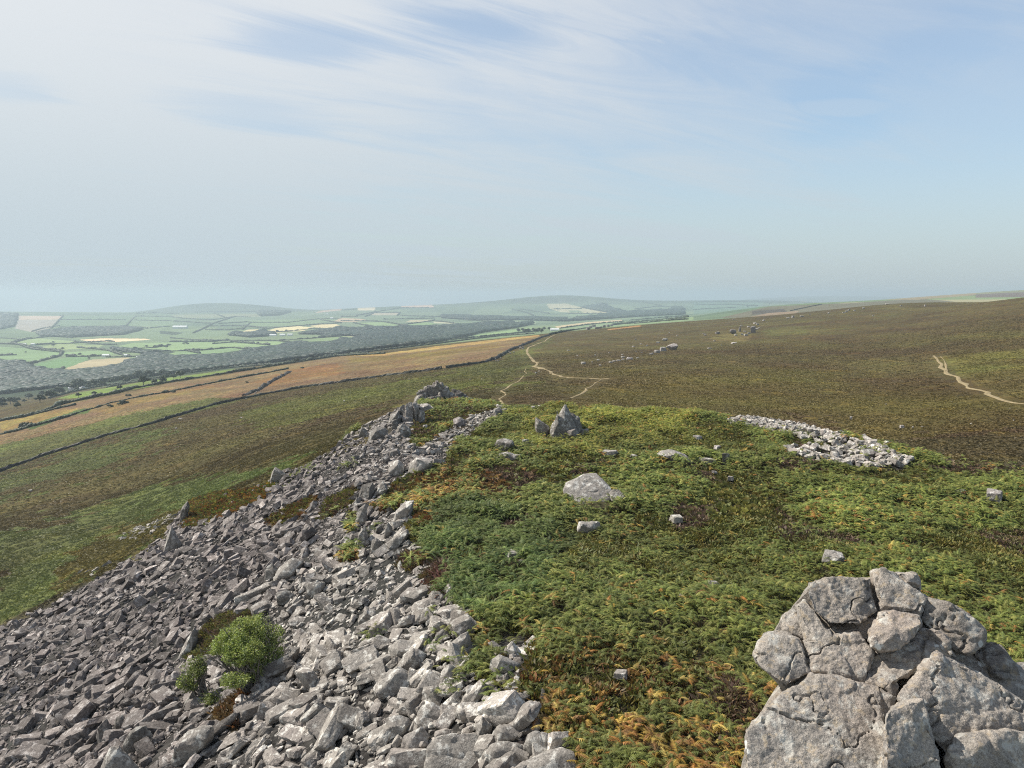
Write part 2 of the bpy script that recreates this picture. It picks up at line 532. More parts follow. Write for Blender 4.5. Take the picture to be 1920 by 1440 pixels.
# moor: outline, colour, edge roughness in metres
ORANGE = (0.148, 0.106, 0.072)
MOOR = [
    ([(1000, 640), (1920, 560), (2100, 560), (2100, 700), (1000, 740)], (0.072, 0.059, 0.030), 25),
    ([(1050, 770), (1150, 700), (1500, 690), (2000, 740), (2000, 840), (1400, 790)], (0.074, 0.061, 0.025), 12),
    ([(1380, 790), (1500, 790), (1700, 820), (2000, 800), (2000, 880), (1700, 870), (1560, 820)], (0.062, 0.046, 0.026), 8),
    ([(1050, 772), (1200, 745), (1460, 762), (1460, 800), (1380, 790), (1250, 772)], (0.070, 0.060, 0.024), 5),
    ([(-50, 1010), (120, 950), (260, 900), (500, 820), (760, 745), (1000, 700), (1050, 720), (900, 750), (780, 800), (600, 860), (300, 990), (-50, 1100)], (0.058, 0.048, 0.024), 8),
    ([(-50, 910), (120, 855), (260, 812), (330, 800), (280, 840), (120, 900), (-50, 960)], (0.068, 0.080, 0.033), 12),
    ([(-50, 1010), (100, 985), (200, 945), (330, 905), (480, 880), (600, 848), (640, 840), (560, 895), (500, 905), (350, 965), (300, 1010), (180, 1095), (-50, 1240)], (0.070, 0.084, 0.036), 6),
    ([(100, 1060), (250, 985), (330, 950), (345, 975), (220, 1060), (120, 1110)], (0.070, 0.060, 0.026), 4),
    ([(470, 765), (640, 730), (830, 702), (930, 684), (1010, 690), (980, 715), (760, 748), (680, 765), (560, 800), (440, 800)], (0.076, 0.080, 0.028), 8),
    ([(860, 690), (930, 676), (990, 650), (1030, 632), (1040, 640), (1000, 660), (1000, 690), (930, 720)], (0.070, 0.072, 0.030), 5),
    ([(1765, 668), (1850, 660), (2000, 652), (2000, 750), (1890, 742), (1830, 722), (1790, 702)], (0.088, 0.078, 0.032), 1.5),
    ([(1430, 622), (1460, 612), (1520, 612), (1510, 628), (1440, 634)], (0.078, 0.073, 0.034), 6),
    ([(1330, 634), (1380, 622), (1410, 628), (1390, 640), (1340, 640)], (0.115, 0.10, 0.048), 6),
    ([(0, 833), (100, 812), (200, 785), (250, 775), (330, 760), (400, 746), (450, 745), (500, 735), (567, 725), (640, 715), (723, 703), (832, 690), (907, 678), (957, 655), (1000, 636), (1022, 630), (960, 634), (840, 648), (720, 664), (640, 668), (567, 680), (467, 695), (383, 709), (317, 719), (270, 729), (217, 740), (150, 752), (117, 760), (75, 775), (-60, 795), (-60, 850)], ORANGE, 1.5),
    ([(640, 690), (760, 668), (900, 650), (930, 652), (800, 675), (660, 705)], (0.135, 0.095, 0.056), 10),
    ([(650, 672), (800, 660), (940, 645), (940, 650), (800, 668), (660, 680)], (0.14, 0.105, 0.046), 6),
    ([(700, 690), (760, 682), (850, 668), (840, 675), (720, 697)], (0.17, 0.130, 0.075), 8),
    ([(0, 808), (60, 795), (140, 775), (150, 764), (100, 770), (0, 790)], (0.19, 0.145, 0.062), 3),
    ([(160, 770), (240, 750), (330, 735), (420, 716), (400, 725), (300, 748), (200, 775)], (0.165, 0.115, 0.06), 5),
    ([(470, 715), (560, 690), (640, 680), (640, 700), (560, 710), (500, 728)], (0.16, 0.095, 0.052), 6),
    ([(48, 803), (80, 788), (150, 768), (175, 764), (165, 774), (130, 780), (60, 806)], (0.058, 0.092, 0.034), 1.5),
    ([(-60, 850), (0, 833), (100, 812), (200, 785), (250, 775), (330, 760), (400, 746), (450, 747), (400, 762), (277, 798), (200, 818), (67, 862), (-60, 908)], (0.080, 0.090, 0.036), 4),
    ([(105, 748), (150, 735), (233, 722), (313, 708), (380, 700), (440, 690), (440, 696), (383, 706), (320, 716), (270, 727), (215, 735), (150, 746)], (0.115, 0.165, 0.05), 0),
    ([(200, 723), (235, 717), (270, 711), (270, 714), (235, 720)], (0.26, 0.21, 0.11), 0),
    ([(640, 668), (720, 663), (840, 647), (960, 633), (1010, 628), (1010, 631), (960, 637), (840, 652), (720, 667)], (0.28, 0.205, 0.10), 1),
    ([(1140, 617), (1200, 610), (1202, 612), (1140, 619)], (0.26, 0.16, 0.09), 1),
]
FIELD = (0.088, 0.118, 0.058)
FIELDS = [
    ([(0, 560), (1500, 540), (1500, 600), (1000, 612), (640, 612), (0, 612)], (0.082, 0.112, 0.064)),
    ([(0, 588), (32, 590), (30, 612), (0, 618)], (0.055, 0.068, 0.048)),
    ([(35, 592), (115, 592.5), (112, 599.5), (34, 599.5)], (0.40, 0.30, 0.21)),
    ([(34, 599.5), (109, 600), (96, 615), (60, 623), (28, 616)], (0.215, 0.19, 0.155)),
    ([(115, 593), (250, 592), (235, 612), (110, 615)], (0.085, 0.125, 0.064)),
    ([(255, 593), (330, 595), (320, 613), (238, 612)], (0.10, 0.14, 0.07)),
    ([(230, 629), (265, 618), (420, 622), (435, 627), (400, 632), (300, 635), (235, 633)], (0.10, 0.135, 0.068)),
    ([(148, 637), (190, 634.5), (270, 635), (282, 637), (215, 641), (172, 640.5)], (0.62, 0.46, 0.27)),
    ([(112, 697), (135, 685), (170, 674.5), (240, 670), (246, 672), (215, 687), (150, 697), (122, 700)], (0.26, 0.215, 0.125)),
    ([(443, 626), (465, 618), (492, 617.5), (485, 624), (460, 627)], (0.44, 0.38, 0.20)),
    ([(493, 622), (520, 614.5), (560, 611.5), (588, 614), (570, 620), (520, 624), (500, 625)], (0.48, 0.41, 0.22)),
    ([(580, 611), (600, 608.5), (630, 607.5), (642, 612), (620, 620), (595, 615)], (0.44, 0.37, 0.20)),
    ([(20, 643), (70, 634), (130, 639), (170, 643), (100, 648), (60, 647)], (0.155, 0.20, 0.085)),
    ([(67, 652), (110, 645), (195, 647), (182, 653), (110, 656)], (0.165, 0.20, 0.085)),
    ([(208, 652), (250, 642.5), (320, 642), (400, 641), (520, 640.5), (562, 643), (480, 657), (430, 669), (330, 673), (268, 661)], (0.14, 0.195, 0.082)),
    ([(330, 659), (420, 652), (470, 655), (430, 668), (330, 672)], (0.115, 0.17, 0.075)),
    ([(0, 650), (60, 654), (117, 660), (100, 671), (40, 679), (-40, 680), (-40, 650)], (0.12, 0.175, 0.078)),
    ([(118, 661), (200, 657), (215, 664), (165, 669), (122, 669)], (0.13, 0.19, 0.082)),
    ([(55, 692), (75, 680), (130, 669.5), (172, 669.5), (140, 685), (100, 697)], (0.088, 0.15, 0.06)),
    ([(560, 643), (600, 634), (640, 631), (640, 640), (600, 648)], (0.12, 0.165, 0.07)),
    ([(320, 590), (480, 588), (490, 594), (330, 597)], (0.14, 0.15, 0.085)),
    ([(455, 601), (600, 598), (640, 600), (560, 610), (470, 612)], (0.11, 0.155, 0.072)),
    ([(671, 576.2), (703, 576.2), (702, 582), (670, 582)], (0.50, 0.42, 0.27)),
    ([(754, 570.5), (811, 571), (813, 577), (751.5, 577)], (0.52, 0.37, 0.27)),
    ([(600, 583), (640, 578), (640, 582), (590, 587)], (0.30, 0.22, 0.16)),
    ([(640, 596), (680, 598), (690, 601), (660, 604), (622, 604)], (0.34, 0.26, 0.16)),
    ([(696, 587), (748, 586), (745, 591), (698, 591)], (0.24, 0.21, 0.14)),
    ([(660, 606), (720, 603.5), (757, 612), (720, 614), (690, 611)], (0.135, 0.19, 0.08)),
    ([(762, 609), (800, 604), (818, 607), (790, 612)], (0.12, 0.18, 0.075)),
    ([(770, 600), (810, 599.5), (800, 604), (760, 604)], (0.25, 0.22, 0.13)),
    ([(812, 603), (850, 604), (855, 607), (815, 606)], (0.34, 0.33, 0.21)),
    ([(888, 606), (930, 604.5), (952, 607.5), (910, 609.5)], (0.46, 0.35, 0.24)),
    ([(640, 630.5), (676, 632.5), (660, 636), (640, 637)], (0.14, 0.20, 0.08)),
    ([(868, 634), (900, 627), (960, 618.5), (1000, 613), (1000, 617), (960, 623), (900, 632)], (0.13, 0.185, 0.08)),
    ([(872, 621.5), (892, 620.5), (892, 623), (874, 623)], (0.46, 0.42, 0.26)),
    ([(958, 562), (1010, 557), (1080, 558), (1090, 566), (1000, 570), (960, 568)], (0.066, 0.082, 0.056)),
    ([(1025, 570), (1060, 569), (1085, 575), (1140, 586), (1120, 588.5), (1050, 585), (1030, 579)], (0.27, 0.245, 0.145)),
    ([(1065, 582), (1085, 582), (1095, 586), (1070, 586)], (0.10, 0.14, 0.07)),
    ([(1060, 588.5), (1142, 588.5), (1136, 595), (1078, 595)], (0.11, 0.155, 0.078)),
    ([(970, 592.5), (1000, 592.5), (1000, 597), (968, 597)], (0.15, 0.18, 0.10)),
    ([(960, 602), (1005, 603), (1005, 608), (960, 608)], (0.16, 0.19, 0.11)),
    ([(1040, 612), (1100, 604), (1165, 599.5), (1168, 602.5), (1100, 608), (1045, 615)], (0.36, 0.29, 0.17)),
    ([(1048, 617), (1100, 609), (1170, 603.5), (1280, 596), (1280, 604), (1170, 612), (1060, 618)], (0.12, 0.16, 0.08)),
    ([(1170, 603), (1300, 594), (1300, 600), (1180, 609)], (0.12, 0.16, 0.08)),
    ([(1300, 563), (1440, 562), (1420, 578), (1300, 590)], (0.075, 0.115, 0.075)),
    ([(1300, 620), (1370, 603), (1430, 592), (1480, 588), (1440, 600), (1370, 610)], (0.085, 0.075, 0.045)),
    ([(1350, 596), (1440, 575), (1600, 568), (1720, 560), (1790, 565), (1600, 580), (1440, 596)], (0.085, 0.08, 0.052)),
    ([(1410, 583), (1470, 579), (1480, 587), (1410, 590)], (0.05, 0.045, 0.035)),
    ([(1370, 602), (1440, 587), (1500, 583), (1490, 588), (1440, 594)], (0.15, 0.11, 0.07)),
    ([(1660, 562), (1830, 548), (1835, 553), (1720, 562)], (0.15, 0.125, 0.075)),
    ([(1830, 548), (2000, 538), (2000, 550), (1830, 555)], (0.115, 0.12, 0.07)),
    ([(1830, 552), (1960, 546), (1960, 556), (1830, 558)], (0.085, 0.07, 0.06)),
]
WOODS = [
    [(-60, 700), (60, 690), (110, 696), (170, 697), (215, 690), (240, 681), (280, 667), (320, 671), (380, 666), (450, 657), (540, 643), (640, 637.5), (660, 637), (690, 630), (640, 630), (600, 634), (640, 620), (740, 616), (860, 612), (960, 605), (1000, 608), (960, 616), (900, 624), (870, 632), (800, 646), (700, 660), (600, 676), (500, 690), (400, 704), (300, 714), (200, 722), (130, 740), (60, 760), (-60, 775)],
    [(70, 626), (130, 616), (230, 614), (268, 618), (230, 628), (130, 633), (80, 631)],
    [(483, 584.5), (545, 585.5), (520, 592), (490, 593)],
    [(0, 590), (30, 591), (26, 612), (0, 618)],
    [(430, 629), (445, 624), (475, 626), (500, 620), (515, 630), (470, 633)],
    [(600, 622), (640, 616), (700, 622), (640, 628), (560, 627)],
    [(830, 592), (900, 594), (960, 596), (1060, 598), (1060, 603), (960, 600), (880, 600), (830, 597)],
    [(1090, 577), (1130, 572), (1170, 588), (1230, 585), (1280, 580), (1280, 590), (1200, 594), (1140, 598), (1060, 603), (1100, 596), (1150, 588)],
    [(0, 672), (40, 682), (60, 690), (-60, 700), (-60, 680)],
    [(210, 653), (300, 655), (330, 660), (300, 668), (260, 662), (215, 657)],
    [(300, 620), (345, 624), (330, 628), (300, 626)],
]

# ------------------------------------------------------------------ ground sheet
NA = 1160
rowsY = np.concatenate([np.exp(np.linspace(math.log(4), math.log(95), 150))[:-1], np.exp(np.linspace(math.log(95), math.log(900), 330))[:-1], np.exp(np.linspace(math.log(900), math.log(9000), 360))[:-1], np.exp(np.linspace(math.log(9000), math.log(22000), 25))])
colsA = np.concatenate([np.linspace(-1.6, -0.74, 121)[:-1], np.linspace(-0.74, 0.74, 920), np.linspace(0.74, 1.6, 121)[1:]])
GX = (rowsY[:, None] * colsA[None]).ravel()
GY = np.repeat(rowsY, NA)
GZ = base_height(GX, GY)
GU, GV = px(GX, GY, GZ)
p2 = np.stack([GX, GY], 1)
path_pts = []
for pl, w in PATHS:
    P, _ = hit(*dens(pl, 5).T, ymin=60)
    path_pts.append((P, w))
PP = np.concatenate([p for p, _ in path_pts])


def path_dist(x, y):
    d = np.full(x.shape, 1e9)
    k = np.where((y > 70) & (y < 1000))[0]
    for a in range(0, len(k), 20000):
        kk = k[a:a + 20000]
        d[kk] = np.sqrt(((x[kk, None] - PP[None, ::1, 0]) ** 2 + (y[kk, None] - PP[None, ::1, 1]) ** 2).min(1))
    return d


pd_ = path_dist(GX, GY)
amp = np.where(GY < 95, 0.07, np.where(GY < 900, 0.20, 0.0)) * smooth(0.8, 4.0, pd_)
rough = np.zeros(len(GX))
km = GY < 900
rough[km] = vnoise(p2[km] / 0.85, 3) * 0.65 + vnoise(p2[km] / 2.1, 4) * 0.55
GZm = GZ + amp * rough
# colours
gc = np.tile(np.array((0.066, 0.055, 0.027)), (len(GX), 1))
near = GY < 97
gc[near] = (0.050, 0.042, 0.022)
for poly in (SCREE, SCREE_B, BANK):
    gc[inpoly(GU, GV, poly) & (GY < 100)] = (0.040, 0.036, 0.034)  # dark stony ground, deepened for the shadow in the gaps between stones
for poly in PATCHES:
    gc[inpoly(GU, GV, poly) & (GY < 100)] = (0.075, 0.052, 0.022)
sel = (GY >= 62) & (GY < 1000)
us, vs = GU[sel], GV[sel]
wx2 = fbm(p2[sel] / 2.6, 2, 45); wy2 = fbm(p2[sel] / 2.6, 2, 46)
wx = fbm(p2[sel] / 14.0, 3, 41); wy = fbm(p2[sel] / 14.0, 3, 43)
sub = gc[sel]
farside = ~((GY[sel] < 97) & (GX[sel] > np.interp(GY[sel], XE[:, 0], XE[:, 1]) - 1) & (GY[sel] < 85))
for poly, colr, rg in MOOR:
    scl_px = F / GY[sel]
    inside = inpoly(us + (wx + 0.9 * wx2) * rg * scl_px * 0.5, vs + (wy + 0.9 * wy2) * rg * scl_px * 0.14, poly) & farside
    sub[inside] = colr
# blotches of bracken, bilberry and bleached grass
sub = sub * np.array([1.04, 0.98, 0.72])
bl = fbm(p2[sel] / np.array([22.0, 30.0]), 4, 71)
sub = sub * (1 + 0.22 * bl[:, None] * np.array([0.6, 1.0, 0.5]))
b2 = fbm(p2[sel] / 5.0, 3, 77)
m = (b2 > 0.75)
sub[m] = sub[m] * np.array([1.35, 1.3, 1.15])
gc[sel] = sub
fsel = (GY > 850)
yv, xv = GY[fsel], GX[fsel]
uf, vf = GU[fsel], GV[fsel]
cell = np.floor(np.stack([xv / 210 + 0.7 * vnoise(p2[fsel] / 700, 8), yv / 330 + 0.7 * vnoise(p2[fsel] / 800, 9)], 1))
hh = _hash(cell[:, 0].astype(int), cell[:, 1].astype(int), np.zeros(len(cell), int), 5)
fc = np.array(FIELD)[None] * (1 + 0.22 * hh[:, None] * np.array([1.2, 1.0, 0.8]))
pale = _hash(cell[:, 0].astype(int), cell[:, 1].astype(int), np.ones(len(cell), int), 6) > 0.86
fc[pale] = (0.19, 0.175, 0.10)
for poly, colr in FIELDS:
    if max(p[1] for p in poly) > 618 and max(p[0] for p in poly) > 1290: gate = yv > 700
    else: gate = yv > 1000
    mm = inpoly(uf, vf, poly) & gate
    tex = 1 + 0.05 * vnoise(p2[fsel][mm] / 40.0, 12)
    fc[mm] = np.array(colr)[None] * tex[:, None] if len(poly) > 0 else colr
    if colr in ((0.082, 0.112, 0.064),):
        fc[mm] = fc[mm] * (1 + 0.22 * hh[mm][:, None] * np.array([1.2, 1.0, 0.8]))
in_woods = np.zeros(len(fc), bool)
for poly in WOODS:
    in_woods |= inpoly(uf, vf, poly) & (yv > 700)
    fc[inpoly(uf, vf, poly) & (yv > 700)] = (0.030, 0.045, 0.022)
# heathery far hills, darkened further to stand out through the haze
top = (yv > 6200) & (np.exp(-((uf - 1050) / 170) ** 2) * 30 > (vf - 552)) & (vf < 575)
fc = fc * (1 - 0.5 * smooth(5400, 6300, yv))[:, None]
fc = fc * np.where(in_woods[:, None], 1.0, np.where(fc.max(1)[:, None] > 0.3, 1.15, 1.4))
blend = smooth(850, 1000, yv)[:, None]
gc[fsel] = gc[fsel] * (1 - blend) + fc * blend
q = np.arange(NA - 1)


def sheet(name, r0, r1, mat):
    rr = np.arange(r0, r1 - 1)
    a = (rr[:, None] * NA + q[None]).ravel() - r0 * NA
    quads = np.stack([a, a + 1, a + 1 + NA, a + NA], 1)
    s = slice(r0 * NA, r1 * NA)
    me = mesh_np(name, np.stack([GX[s], GY[s], GZm[s]], 1), quads, mat, gc[s], smooth_shade=True)
    return tag(obj(name, me), kind="structure")


iA = int(np.searchsorted(rowsY, 96)); iB = int(np.searchsorted(rowsY, 900)); iC = int(np.searchsorted(rowsY, 4700))
sheet("ground", 0, iA + 1, MAT_GROUND)
sheet("moorland", iA, iB + 1, MAT_GROUND)
sheet("valley_land", iB, iC + 1, MAT_FAR)
sheet("hills", iC, len(rowsY), MAT_FAR)

# trodden paths lie on the moor
for P, w in path_pts:
    d = np.gradient(P[:, :2], axis=0); d /= np.linalg.norm(d, axis=1, keepdims=True) + 1e-9
    nrm = np.stack([-d[:, 1], d[:, 0]], 1)
    n = len(P)
    ww = w * (0.55 + 0.5 * fbm(P[:, :2] / 5.0, 2, 61) + 0.5 * rng.random(n)).clip(0.15, 1.4) * 0.38
    side = (rng.normal(0, 0.2 * w, n) + 0.9 * w * fbm(P[:, :2] / 8.0, 2, 63))[:, None]
    V = []
    for s in (-1.0, -0.35, 0.35, 1.0):
        xy = P[:, :2] + nrm * (side * 0.5 + (s * ww * (0.85 + 0.3 * rng.random(n)))[:, None])
        V.append(np.column_stack([xy, base_height(xy[:, 0], xy[:, 1]) + (0.02 if abs(s) == 1 else 0.09)]))
    V = np.stack(V, 1).reshape(-1, 3)
    a = (np.arange(n - 1)[:, None] * 4 + np.arange(3)[None]).ravel()
    tag(obj("path", mesh_np("path", V, np.stack([a, a + 1, a + 5, a + 4], 1), MAT_PATH, smooth_shade=True)), kind="structure")

# ------------------------------------------------------------------ rocks
def hull(points):
    bm = bmesh.new()
    for p in points:
        bm.verts.new([float(q) for q in p])
    r = bmesh.ops.convex_hull(bm, input=bm.verts)
    bmesh.ops.delete(bm, geom=[w_ for w_ in bm.verts if not w_.link_faces], context="VERTS")
    bmesh.ops.triangulate(bm, faces=bm.faces)
    bm.verts.index_update()
    V = np.array([v.co[:] for v in bm.verts]); Fc = np.array([[v.index for v in f.verts] for f in bm.faces])
    bm.free()
    return V, Fc


def split4(V, Fc):
    e = np.sort(np.concatenate([Fc[:, [0, 1]], Fc[:, [1, 2]], Fc[:, [2, 0]]]), 1)
    u, inv = np.unique(e, axis=0, return_inverse=True)
    inv = inv.ravel()
    mid = V[u].mean(1)
    n, m = len(V), len(Fc)
    a, b, c = inv[:m] + n, inv[m:2 * m] + n, inv[2 * m:] + n
    return np.concatenate([V, mid]), np.concatenate([np.stack([Fc[:, 0], a, c], 1), np.stack([Fc[:, 1], b, a], 1), np.stack([Fc[:, 2], c, b], 1), np.stack([a, b, c], 1)])


def relax(V, Fc, it, lam=0.5):
    e = np.concatenate([Fc[:, [0, 1]], Fc[:, [1, 2]], Fc[:, [2, 0]]])
    e = np.concatenate([e, e[:, ::-1]])
    cnt = np.bincount(e[:, 0], minlength=len(V))[:, None]
    for _ in range(it):
        s = np.stack([np.bincount(e[:, 0], weights=V[e[:, 1], k], minlength=len(V)) for k in range(3)], 1)
        V = V + lam * (s / np.maximum(cnt, 1) - V)
    return V


def vnormals(V, Fc):
    n = np.cross(V[Fc[:, 1]] - V[Fc[:, 0]], V[Fc[:, 2]] - V[Fc[:, 0]])
    out = np.zeros_like(V)
    for k in range(3):
        for c in range(3):
            out[:, c] += np.bincount(Fc[:, k], weights=n[:, c], minlength=len(V))
    return out / (np.linalg.norm(out, axis=1, keepdims=True) + 1e-12)


_ICO = {}


def ico(level):
    if level not in _ICO:
        bm = bmesh.new()
        bmesh.ops.create_icosphere(bm, subdivisions=level, radius=1)
        bm.verts.index_update()
        _ICO[level] = (np.array([v.co[:] for v in bm.verts]), np.array([[v.index for v in f.verts] for f in bm.faces]))
        bm.free()
    return _ICO[level]


def worn_hull(points, level, sharp=40.0):
    """the convex hull of POINTS as an even mesh with worn edges"""
    points = np.asarray(points, float)
    V, Fc = hull(points)
    c = 0.5 * (V.max(0) + V.min(0)); ext = np.maximum(0.5 * np.ptp(V, axis=0), 1e-6)
    Q = (V - c) / ext
    c2 = Q.mean(0) * 0.5; Q = Q - c2
    n = np.cross(Q[Fc[:, 1]] - Q[Fc[:, 0]], Q[Fc[:, 2]] - Q[Fc[:, 0]])
    ar = np.linalg.norm(n, axis=1)
    ok = ar > 1e-9
    n = n[ok] / ar[ok][:, None]
    d = (n * Q[Fc[ok][:, 0]]).sum(1)
    sgn = np.sign(d); n *= sgn[:, None]; d = np.maximum(np.abs(d), 1e-4)
    # one plane per facet, so that coplanar triangles do not count twice
    key = np.round(np.column_stack([n, d]), 2)
    _, first = np.unique(key, axis=0, return_index=True)
    n, d = n[first], d[first]
    D, T = ico(level)
    inv = np.maximum(D @ n.T / d[None], 0)
    r = 1.0 / (inv ** sharp).sum(1) ** (1 / sharp)
    return (D * r[:, None] + c2) * ext + c, T


def rock_surface(points, level, size, seed, sharp=30.0, amp=0.03):
    V, Fc = worn_hull(points, level, sharp)
    n = vnormals(V, Fc)
    s = size
    q = np.abs(fbm(V / (0.33 * s) + seed * 1.3, 2, seed + 5))
    d = amp * s * (0.9 * fbm(V / (0.42 * s) + seed * 3.7, 3, seed) - 0.7 * smooth(0.14, 0.0, q))
    if level >= 4:
        d = d + 0.22 * amp * s * fbm(V / (0.08 * s), 3, seed + 9)
        st = 2.6 * fbm(V / (0.5 * s) + seed, 3, seed + 21); fl = np.floor(st)
        d = d + 0.30 * amp * s * (fl + smooth(0.38, 0.62, st - fl) - st * 0.6)
    return V + n * d[:, None], Fc


def shape_points(kind, seed):
    r = np.random.default_rng(seed)
    if kind in ("block", "slab", "wedge"):
        c = np.array([[x, y, z] for x in (-1, 1) for y in (-1, 1) for z in (-1, 1)], float) * 0.5
        c += r.uniform(-0.13, 0.13, c.shape)
        ex = r.uniform(-0.5, 0.5, (6, 3)) * 1.02
        p = np.concatenate([c, ex])
        if kind == "wedge":
            p[p[:, 2] > 0, 1] *= 0.35; p[p[:, 2] > 0, 0] *= r.uniform(0.5, 0.9)
        if kind == "slab":
            p[:, 2] += 0.25 * p[:, 0] * r.choice([-1, 1])
            p[p[:, 2] > 0.2, :2] *= r.uniform(0.72, 0.95)
    elif kind == "spike":
        p = []
        for z, q in ((-0.5, 0.5), (-0.1, 0.42), (0.2, 0.27), (0.5, 0.05)):
            for a in np.linspace(0, 2 * math.pi, 6)[:-1]:
                a += r.uniform(-0.3, 0.3)
                p.append((q * math.cos(a) * r.uniform(0.8, 1.15), q * math.sin(a) * r.uniform(0.8, 1.1), z + r.uniform(-0.05, 0.05)))
        p = np.array(p)
    else:
        p = r.normal(size=(18, 3)); p /= np.linalg.norm(p, axis=1, keepdims=True)
        p *= 0.5 * r.uniform(0.82, 1.08, (18, 1))
        p = np.sign(p) * np.abs(p * 2) ** 0.85 / 2
    return p


def rot3(ax, ay, az):
    cx, sx_, cy2, sy_, cz, sz_ = math.cos(ax), math.sin(ax), math.cos(ay), math.sin(ay), math.cos(az), math.sin(az)
    X = np.array([[1, 0, 0], [0, cx, -sx_], [0, sx_, cx]]); Yy = np.array([[cy2, 0, sy_], [0, 1, 0], [-sy_, 0, cy2]]); Z = np.array([[cz, -sz_, 0], [sz_, cz, 0], [0, 0, 1]])
    return Z @ Yy @ X


PLACED = []      # ground points taken by the big rocks: x, y, radius


def boulder(label, u, v, w, h, kind="block", depth=0.8, seed=None, group=None, tone=1.0, yaw=None, tilt=0.0, ymin=12, bury=0.22, cat="boulder", name=None, Y=None):
    """a rock standing on the ground where the photograph shows it: centre (u, v), width w and height h in its pixels"""
    seed = seed if seed is not None else int(u * 7 + v * 13) % 9973
    r = random.Random(seed)
    P, ok = hit(u, v + h * 0.46, ymin)
    P = P[0]
    W, Hp = w * P[1] / F, h * P[1] / F
    D = depth * W
    e = math.atan2(-P[2], P[1])
    H = max(0.42 * Hp, (Hp - D * math.sin(e) * 0.55) / math.cos(e))
    pts = shape_points(kind, seed) @ rot3(0, 0, yaw if yaw is not None else r.uniform(-0.5, 0.5)).T
    pts = pts / np.array([np.ptp(pts[:, 0]), np.ptp(pts[:, 1]), np.ptp(pts[:, 2])])
    pts = pts * np.array([W, D, H * (1 + bury)])
    if tilt:
        pts = pts @ rot3(0, tilt, 0).T
    pts[:, 2] -= pts[:, 2].min() + bury * H
    k = 3 if w < 14 else (4 if w < 30 else 5)
    V, Fc = rock_surface(pts, k, max(W, H), seed, 130.0, 0.024)
    t = tone * r.uniform(0.92, 1.08)
    name = name or {"slab": "rock_slab", "spike": "pointed_rock"}.get(kind, "boulder")
    o = obj(name, mesh_np(name, V, Fc, MAT_ROCK, np.array((1, 1, 1)), sharp=28), loc=P + np.array([0, D * 0.35, 0]) * (1 if h < w else 0.5))
    o.location.z = float(base_height(np.array([o.location.x]), np.array([o.location.y]))[0]) + (0.10 if P[1] < 95 else 0.05 * H)
    o.color = (t, t * r.uniform(0.96, 1.0), t * r.uniform(0.94, 1.0), 1)
    tag(o, label, cat, group)
    PLACED.append((o.location.x, o.location.y, 0.42 * max(W, D)))
    return o


def outline_points(poly, Yf, thick, lean=0.0, bulge=0.35, seed=0, back=0.8, front=0.72, vref=None):
    """a solid whose outline from the tor top is POLY: a rim at distance Yf (leaning back by LEAN m per m of height), a face in front, a back behind"""
    r = np.random.default_rng(seed)
    poly = np.asarray(poly, float)
    b = (poly[:, 1] - 720) / F
    dy = CP - b * SP
    y = np.full(len(poly), float(Yf))
    z0 = (-SP - b * CP) / dy * y
    zb = z0.min()
    y = y + lean * (z0 - zb)
    rim = np.stack([(poly[:, 0] - 960) / F / dy * y, y, (-SP - b * CP) / dy * y], 1)
    c = rim.mean(0)
    sel_ = np.arange(int(r.integers(0, 2)), len(poly), 2)
    fr = c + (rim[sel_] - c) * (front + r.uniform(-0.25, 0.15, (len(sel_), 1))); fr[:, 1] -= bulge * thick * r.uniform(0.5, 1.35, len(sel_))
    bk = c + (rim - c) * back; bk = bk * (1 + thick * r.uniform(0.7, 1.1, (len(poly), 1)) / Yf); bk[:, 2] -= 0.08 * thick
    return np.concatenate([rim, fr, bk])


def outline_rock(label, poly, foot_v, thick, name="boulder", cat="boulder", seed=1, tone=1.0, bulge=0.35, ymin=12, group=None, sink=0.3, back=0.8, front=0.72, target=0.16, amp=0.03, lean=0.0, Y=None):
    poly = np.asarray(poly, float)
    cu = poly[:, 0].mean()
    P, _ = hit(cu, foot_v, ymin)
    P = P[0]
    Yf = (Y or P[1]) + bulge * thick
    pts = outline_points(poly, Yf, thick, lean, bulge, seed, back, front)
    low = pts[pts[:, 2] < np.percentile(pts[:, 2], 30)].copy(); low[:, 2] -= sink + 0.3
    pts = np.concatenate([pts, low])
    base = np.array([pts[:, 0].mean(), Yf, 0.0]); base[2] = base_height(base[:1], base[1:2])[0]
    size = max(np.ptp(pts[:, 0]), np.ptp(pts[:, 2]))
    V, Fc = rock_surface(pts - base, 5, size, seed, 220.0, amp * 0.8)
    o = obj(name, mesh_np(name, V, Fc, MAT_ROCK, np.array((1, 1, 1)), sharp=30), loc=base)
    o.color = (tone, tone * 0.985, tone * 0.97, 1)
    tag(o, label, cat, group)
    PLACED.append((base[0], base[1] + thick * 0.3, 0.45 * np.ptp(pts[:, 0])))
    return o


# ---- the tor in the near corner: one outcrop, its joint blocks are its parts
def zp(pts):                       # measured on a 3x enlargement of the corner
    return [(1280 + x / 3, 1000 + y / 3) for x, y in pts]


def tor_y(v):                      # the face leans back: distance of its surface by image row
    return np.interp(v, [1060, 1130, 1230, 1320, 1440, 1700], [13.5, 12.9, 12.1, 11.4, 10.7, 9.7])


